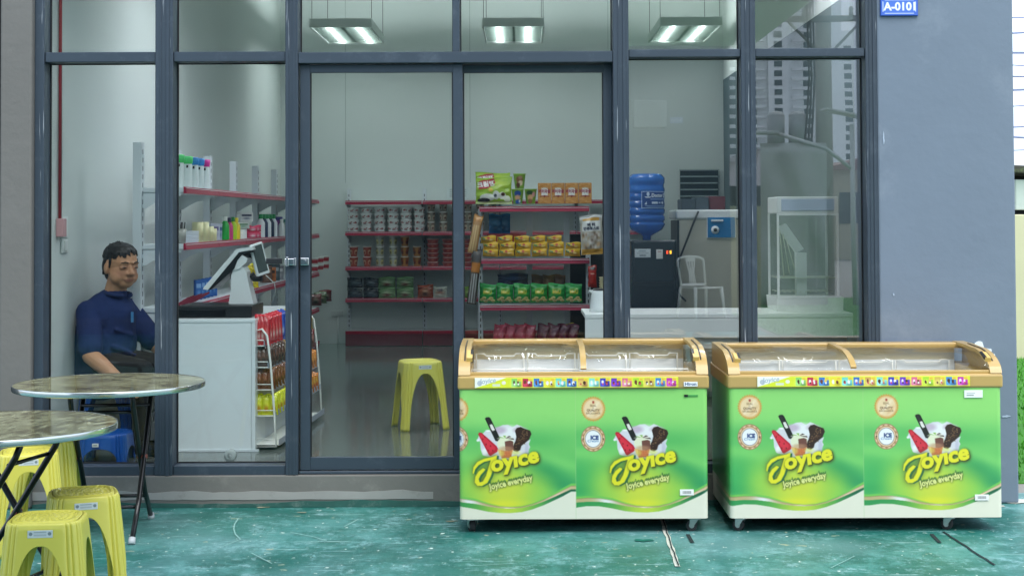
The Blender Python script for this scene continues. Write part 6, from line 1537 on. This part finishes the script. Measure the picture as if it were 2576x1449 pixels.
# sockets, conduit, switches
def wall_box(px, py, D, wx, hx, label, name='socket_box', th=.02):
    p = W(px, py, D); b = MB(); b.box(-wx / 2, wx / 2, -th, 0, -hx / 2, hx / 2, bev=.004); b.box(-wx * .3, wx * .3, -th - .002, -th + .001, -hx * .3, hx * .3, bev=.001); o = b.build(name, M('socket_plastic', 'c9cfcd', .5), loc=(p.x, YB - .001, ZZ(py, YB))); return tag(o, label, 'socket')
wall_box(850, 786, YB, .13, .06, 'white double socket low on the back wall beside the shelving')
b = MB(); xq = XX(850, YB); b.tube([(xq, YB - .012, ZZ(792, YB)), (xq, YB - .012, ZZ(880, YB))], .008, 6); o = b.build('cable', M('socket_plastic', 'c9cfcd')); tag(o, 'white cable running down from the low back wall socket', 'cable')
yq = FPX * XL / (145 - VPX)
t = thing('conduit', 'red electrical conduit running down the white side wall to a pink box', 'conduit', (XL + .012, yq, 0)); zq = ZZ(545, yq)
b = MB(); b.tube([(0, 0, zq), (0, 0, 4.3)], .009, 8); b.build('red_pipe', M('red_pipe', 'a8323c', .5, 0, .15, 3), t); b = MB(); b.tube([(.0, .022, zq - .02), (.0, .022, 4.3)], .006, 8); b.build('white_pipe', M('white_pipe', 'd8dcdc', .5), t)
b = MB(); b.box(-.011, .03, -.035, .03, ZZ(591, yq), zq, bev=.004); b.build('junction_box', M('pink_box', 'c99a9e', .5), t)
for k, (py0, py1) in enumerate(((612, 558), (650, 614))):
    b = MB(); b.box(XL + .001, XL + .012, yq + .05, yq + .16, ZZ(py0 - 18, yq), ZZ(py1 - 18, yq), bev=.003); b.box(XL + .008, XL + .018, yq + .08, yq + .13, ZZ(py0 - 24, yq), ZZ(py1 - 12, yq), bev=.002)
    o = b.build('light_switch', M('switch_white', 'dfe3e1', .4)); tag(o, ['upper', 'lower'][k] + ' white light switch beside the pink box on the side wall', 'switch')
# ceiling lamps
mTubeL = M('lit_tube', 'f3fbfb', .5, emit=17.0)
mTubeF = M('added_front_tube', 'f6f8ff', .5, emit=32.0)
def lamp(x, label, fst=None):
    t = thing('ceiling_lamp', label, 'ceiling lamp', (x, 14.55 if not fst else fst, 3.36), 0, 'hanging fluorescent lamps')
    b = MB(); b.box(-.30, .30, 0, .02, .0, .085); b.box(-.30, .30, 1.38, 1.4, 0, .085); b.box(-.30, -.285, .02, 1.38, 0, .085); b.box(.285, .30, .02, 1.38, 0, .085); b.box(-.05, .05, .02, 1.38, .08, .085); b.build('housing', M('lamp_white_tin', 'cfd6d2', .5), t)
    b = MB()
    for sx in (-.285, -.012, .0135, .284 ): b.prism([(sx, .012), (sx + .002, .012), (sx + .002, .075), (sx, .075)], 'Y', .02, 1.38)
    for k in range(22): b.box(-.28, .28, .04 + k * .062, .042 + k * .062, .012, .05)
    b.build('louvre', M('aluminium_louvre', 'c9d2ce', .25, .8), t)
    for sx in (-.145, .145):
        b = MB(); b.cyl((sx, .03, .045), (sx, 1.37, .045), .022, .022, 12); b.build('tube', mTubeF if fst else mTubeL, t)
    for sx in (-.29, .29):
        for yy in (.1, 1.3): b = MB(); b.tube([(sx, yy, .085), (sx, yy, .98)], .003, 5); b.build('hanger', mSlot, t)
    return t
lamp(XX(859, 14.6), 'lit hanging fluorescent lamp above the left sliding door pane'); lamp(XX(1294, 14.6), 'lit hanging fluorescent lamp above the right sliding door pane'); lamp(XX(1742, 14.6), 'lit hanging fluorescent lamp above the water dispenser pane')
for i, x in enumerate((-1.5, 0.0, 1.5)): lamp(x, f'added fluorescent lamp of an unseen front row, above the picture, {ORD[i + 1]} from the side wall', 9.7)  # unseen front lamps, added to brighten the goods and near walls
# number plate
cv = Canvas(0, 92, 0, 44, .8, '4068c8')
cv.rect(4, 88, 4, 40, 'c9d8f4'); cv.rect(6, 86, 6, 38, '4a74d0'); cv.text('A-0101', 46, 31, 28, 'eef3fc', off=.035)
for x in (6, 86):
    for y in (6, 38): cv.ell(x, y, 3.5, 3.5, '4068c8')
t = thing('house_number_sign', 'blue number plate reading A-0101 high on the blue-grey column', 'sign', (XX(2260, DF, 20), DF - .014, ZZ(41, DF, 2260)))
cv.plane('plate', .193, .093, t, (0, -.004, 0)); b = MB(); b.box(-.1, .1, -.002, .006, -.003, .115, bev=.002); b.build('backing', M('deep_blue_plate', '2450b0', .35), t)
# ================================================================== the seated man
fz = math.radians(-38)                     # facing: rotation of local +Y... local frame: +Y forward, +X his left
PO = Vector((XX(268, 8.95), 8.93, FLZ))
man = thing('person', 'man in a navy polo shirt sitting behind the left pane, looking down', 'person', PO, math.radians(-118))
def skin_col(co):
    n = len(co); c = np.tile(_c('c08d6b'), (n, 1)); x, y, z = co[:, 0], co[:, 1], co[:, 2]
    q = (np.asarray(co, float) - np.array(HC)) @ np.array(R) / KH; hx, hy, hz = q[:, 0], q[:, 1], q[:, 2]
    def spot(cx, cz, rx, rz, cc, al, front=True):
        nonlocal c
        m = np.exp(-(((hx - cx) / rx) ** 2 + ((hz - cz) / rz) ** 2)) * (hy > .03 if front else 1) * al; c = c * (1 - m[:, None]) + _c(cc) * m[:, None]
    spot(0, -.062, .024, .0075, '7c4440', .9)
    spot(0, -.062, .026, .0018, '3c1c1c', .8)
    spot(0, -.03, .03, .03, 'b07c62', .5)
    spot(-.05, -.03, .025, .02, 'ae745c', .6); spot(.05, -.03, .025, .02, 'ae745c', .6)
    spot(-.034, .010, .018, .008, '7c5240', .6); spot(.034, .010, .018, .008, '7c5240', .6)
    return c
HC = Vector((.0, .125, 1.062))               # head centre, local (z above shop floor)
mb = MB()
# trunk, neck, arms as one body
blob(mb, (0, -.03, .50), (0, -.01, .62), .15, .155); blob(mb, (0, -.01, .62), (0, .03, .80), .155, .125)
blob(mb, (-.11, .03, .80), (.11, .03, .80), .060, .060); blob(mb, (0, .05, .84), (0, .10, .99), .064, .062)
SH = {-1: Vector((-.160, .03, .800)), 1: Vector((.160, .02, .800))}
EL = {-1: Vector((-.235, .19, .585)), 1: Vector((.240, .115, .560))}
WR = {-1: Vector((-.19, .40, .49)), 1: Vector((.232, .325, .435))}
for s in (-1, 1):
    blob(mb, SH[s], EL[s], .052, .046); blob(mb, EL[s], EL[s] + (WR[s] - EL[s]) * .35, .048, .048); blob(mb, EL[s] + (WR[s] - EL[s]) * .35, WR[s], .047, .030)
    d = (WR[s] - EL[s]).normalized(); up = Vector((0, 0, 1)); sd = d.cross(up).normalized()
    palm = WR[s] + d * .075; blob(mb, WR[s], palm - sd * .015, .026, .022); blob(mb, WR[s] + d * .02, palm + sd * .018, .024, .021)
    for f in range(4):
        o = palm + sd * (-.03 + .02 * f); L = [.062, .07, .066, .052][f]
        k1 = o + d * L * .5 + up * -.006; k2 = o + d * L * .85 + up * -.028; blob(mb, o, k1, .0098, .009, 8); blob(mb, k1, k2, .009, .008, 8)
    tb = WR[s] + d * .03 - sd * .028 * s; blob(mb, tb, tb + d * .035 - sd * .02 * s - up * .006, .013, .011, 8); blob(mb, tb + d * .035 - sd * .02 * s, tb + d * .062 - sd * .018 * s - up * .012, .011, .009, 8)
# head
R = Matrix.Rotation(math.radians(-16), 3, 'Z') @ Matrix.Rotation(math.radians(-6), 3, 'X')
KH = 1.08
def hp(x, y, z): return HC + R @ (Vector((x, y, z)) * KH)
def el(mb_, c, rx, ry, rz, n=20): ellip(mb_, c, rx * KH, ry * KH, rz * KH, R, n)
el(mb, hp(0, -.015, .035), .083, .100, .090); el(mb, hp(0, .012, -.03), .076, .080, .085); el(mb, hp(0, .040, -.078), .046, .044, .034); el(mb, hp(-.040, .028, -.048), .038, .046, .044); el(mb, hp(.040, .028, -.048), .038, .046, .044)
blob(mb, hp(0, .086, .010), hp(0, .106, -.022), .008, .0145, 10); el(mb, hp(-.016, .095, -.027), .0105, .010, .009); el(mb, hp(.016, .095, -.027), .0105, .010, .009)
blob(mb, hp(-.020, .086, -.054), hp(.020, .086, -.054), .0075, .0075, 8); blob(mb, hp(-.018, .085, -.066), hp(.018, .085, -.066), .0085, .0085, 8)
blob(mb, hp(-.05, .074, .028), hp(-.016, .088, .032), .008, .008, 8); blob(mb, hp(.05, .074, .028), hp(.016, .088, .032), .008, .008, 8)
for s in (-1, 1):
    el(mb, hp(.086 * s, -.012, -.008), .011, .022, .033); blob(mb, hp(.046 * s, .074, .006), hp(.028 * s, .081, .007), .011, .011, 8)
remeshed('body', mb, .0052, M_print('skin', .5, 0), man, 2, skin_col)
# eyes and brows
for s in (-1, 1):
    b = MB(); ellip(b, hp(.035 * s, .0862, .0055), .0135, .006, .0038, R, 14); b.build('eye', M('eye_dark', '1a1210', .2), man)
    b = MB(); b.tube([hp(.056 * s, .078, .030), hp(.036 * s, .0915, .037), hp(.018 * s, .0955, .033)], [.002, .0035, .003], 6); b.build('eyebrow', M('hair_black', '0d0b0c', .5, 0, .2, 40), man)
# hair: short black crop with an uneven fringe
rg = np.random.default_rng(4); mh = MB()
el(mh, hp(0, -.028, .056), .087, .100, .077); el(mh, hp(0, -.052, .0), .083, .068, .085); el(mh, hp(0, -.06, -.05), .06, .05, .045)
def cap_(a, e, g=1.0): return hp(.087 * g * math.sin(a) * math.cos(e), -.02 + .104 * g * math.cos(a) * math.cos(e), .050 + .080 * g * math.sin(e))
for k in range(70):
    a = rg.uniform(-1.6, 1.6); e1 = .16 + rg.uniform(-.10, .12) + .14 * math.cos(a * 2 + .8); a2 = a + rg.uniform(.05, .3)
    q = [cap_(a + .5 * (1 - t) * (a2 - a), 1.25 + (e1 - 1.25) * t, .985 + .03 * math.sin(t * 2.5)) for t in (0, .35, .7, 1)]
    for u, v, r1, r2 in zip(q[:-1], q[1:], (.006, .0065, .006), (.0065, .006, .0022)): blob(mh, u, v, r1, r2, 6)
for k in range(60):
    a = rg.uniform(1.5, 4.8); q = [cap_(a, e, .99) for e in (1.2, .6, .0)]
    for u, v in zip(q[:-1], q[1:]): blob(mh, u, v, .006, .006, 6)
for s in (-1, 1):
    blob(mh, hp(.080 * s, .012, .04), hp(.085 * s, .016, .000), .010, .005, 8); blob(mh, hp(.080 * s, -.04, .03), hp(.082 * s, -.045, -.04), .011, .008, 8)
for k in range(40):
    a, e = rg.uniform(-3.1, 3.1), rg.uniform(.15, 1.5); q = Vector((.080 * math.sin(a) * math.cos(e), .090 * math.cos(a) * math.cos(e) - .03, .076 * math.sin(e) + .048)); blob(mh, hp(*q), hp(*(q + Vector((.010 + rg.uniform(-.006, .006), .012, .012 + rg.uniform(-.004, .006))))), .007, .0025, 6)
remeshed('hair', mh, .0038, MATS['hair_black'], man, 1)
# polo shirt
ms = MB()
blob(ms, (0, -.03, .46), (0, -.01, .62), .186, .190); blob(ms, (0, -.01, .62), (0, .03, .77), .188, .155); blob(ms, (-.10, .03, .77), (.10, .03, .77), .105, .105); [blob(ms, (.02 * q, .045, .855), (.150 * q, .024, .795), .080, .074) for q in (-1, 1)]; blob(ms, (0, .05, .85), (0, .080, .892), .086, .070)
for s in (-1, 1):
    e = SH[s] + (EL[s] - SH[s]) * .72; blob(ms, SH[s], e, .073, .071); blob(ms, e, e + (EL[s] - SH[s]).normalized() * .02, .072, .074)
for k, (a_, b2, r_) in enumerate((((.10, .165, .60), (-.06, .185, .54), .016), ((.12, .155, .55), (-.08, .17, .50), .017), ((.155, .09, .70), (.05, .165, .60), .014), ((.19, .05, .70), (.235, .10, .63), .012), ((.17, -.05, .72), (.12, -.12, .58), .016), ((.18, -.02, .60), (.10, -.14, .50), .016), ((-.04, .175, .66), (.09, .165, .70), .012))):
    blob(ms, a_, b2, r_, r_ * .7, 8)
shirt = remeshed('polo_shirt', ms, .008, M('navy_cotton', '0b2355', .85, 0, .12, 6, bump=.5, bscale=18), man, 2)
b = MB(); cpts = []
for k in range(21):
    a = math.pi * 2 * k / 20 + math.pi / 2
    cpts.append((.074 * math.cos(a), .095 + .072 * math.sin(a), .905 + .012 * -math.sin(a)))
b.tube(cpts[1:-1], .014, 8)
b.build('collar', M('navy_collar', '0b2150', .8), shirt)
b = MB(); b.box(-.004, .004, .200, .214, .74, .80); b.build('placket_stripe', M('light_blue_trim', '4a8ac0', .6), shirt)
# trousers and legs
mt = MB()
for s in (-1, 1):
    blob(mt, (.085 * s, 0, .50), (.11 * s, .38, .475), .088, .068); blob(mt, (.11 * s, .38, .475), (.11 * s, .38, .09), .066, .05)
blob(mt, (-.06, -.02, .50), (.06, -.02, .50), .11, .11)
remeshed('trousers', mt, .010, M('dark_trousers', '16181c', .9), man, 3)
for s in (-1, 1):
    b = MB(); blob(b, (.13 * s, .38, .045), (.13 * s, .52, .035), .045, .034); b.build('shoe', mBlack, man)

# ================================================================== the photographer, faintly mirrored in the door panes
ph = thing('person', 'photographer in a grey shirt and beige shorts, faintly mirrored in the right door pane', 'person', (.16, -.42, 0))
mb = MB(); HC2 = Vector((-.02, .06, 1.50))
blob(mb, (0, 0, .92), (0, .0, 1.10), .13, .12); blob(mb, (0, 0, 1.10), (0, 0, 1.28), .12, .12); blob(mb, (-.13, 0, 1.30), (.13, 0, 1.30), .06, .06); blob(mb, (0, 0, 1.32), (0, .02, 1.44), .052, .05)
ellip(mb, HC2 + Vector((0, -.01, .03)), .075, .09, .085); ellip(mb, HC2 + Vector((0, .015, -.035)), .06, .07, .07); blob(mb, HC2 + Vector((0, .08, .0)), HC2 + Vector((0, .095, -.02)), .008, .012, 8)
for q in (-1, 1):
    ellip(mb, HC2 + Vector((q * .078, -.01, 0)), .009, .02, .028)
    blob(mb, (q * .17, 0, 1.29), (q * .21, .14, 1.14), .048, .042); w_ = Vector((-.16 + q * .07, .36, 1.43)); blob(mb, (q * .21, .14, 1.14), w_, .042, .028); blob(mb, w_, w_ + Vector((0, .02, .06)), .03, .026)
    for f in range(4): o = w_ + Vector((-q * .005, .035, .02 + f * .019)); blob(mb, o, o + Vector((-q * .045, .022, .0)), .009, .008, 8)
    blob(mb, w_ + Vector((0, .01, .05)), w_ + Vector((-q * .04, .015, .075)), .011, .009, 8)
    blob(mb, (q * .09, 0, .90), (q * .12, .01, .50), .095, .058); blob(mb, (q * .12, .01, .50), (q * .12, -.01, .09), .058, .036); blob(mb, (q * .12, -.02, .045), (q * .13, .13, .03), .036, .028)
remeshed('body', mb, .007, M('plain_skin', 'a8785c', .5), ph, 3)
ms = MB(); blob(ms, (0, 0, .88), (0, 0, 1.10), .155, .145); blob(ms, (0, 0, 1.10), (0, 0, 1.27), .145, .135); blob(ms, (-.14, 0, 1.29), (.14, 0, 1.29), .078, .078)
for q in (-1, 1): blob(ms, (q * .17, 0, 1.29), (q * .20, .09, 1.19), .066, .062)
remeshed('shirt', ms, .009, M('grey_cotton', '6d7a84', .9), ph, 3)
ms = MB()
for q in (-1, 1): blob(ms, (q * .08, 0, .88), (q * .12, .01, .56), .115, .095)
remeshed('shorts', ms, .009, M('beige_cotton', '9c8f74', .9), ph, 3)
ms = MB(); ellip(ms, HC2 + Vector((0, -.025, .045)), .085, .095, .085); ellip(ms, HC2 + Vector((0, -.05, -.02)), .075, .06, .08); remeshed('hair', ms, .007, MATS['hair_black'], ph, 1)
for q in (-1, 1):
    b = MB(); b.box(q * .12 - .045, q * .12 + .045, -.07, .19, .001, .018, bev=.006); b.tube([(q * .12 - .04, .08, .015), (q * .12, .09, .072), (q * .12 + .04, .08, .015)], .012, 8); b.build('sandal', M('dark_red_sandal', '5c1c20', .6), ph)
b = MB(); b.box(-.235, -.085, .395, .403, 1.465, 1.540, bev=.004); o = b.build('phone', mBlack, loc=(.16, -.42, 0)); tag(o, 'black phone held up by the mirrored photographer', 'phone')
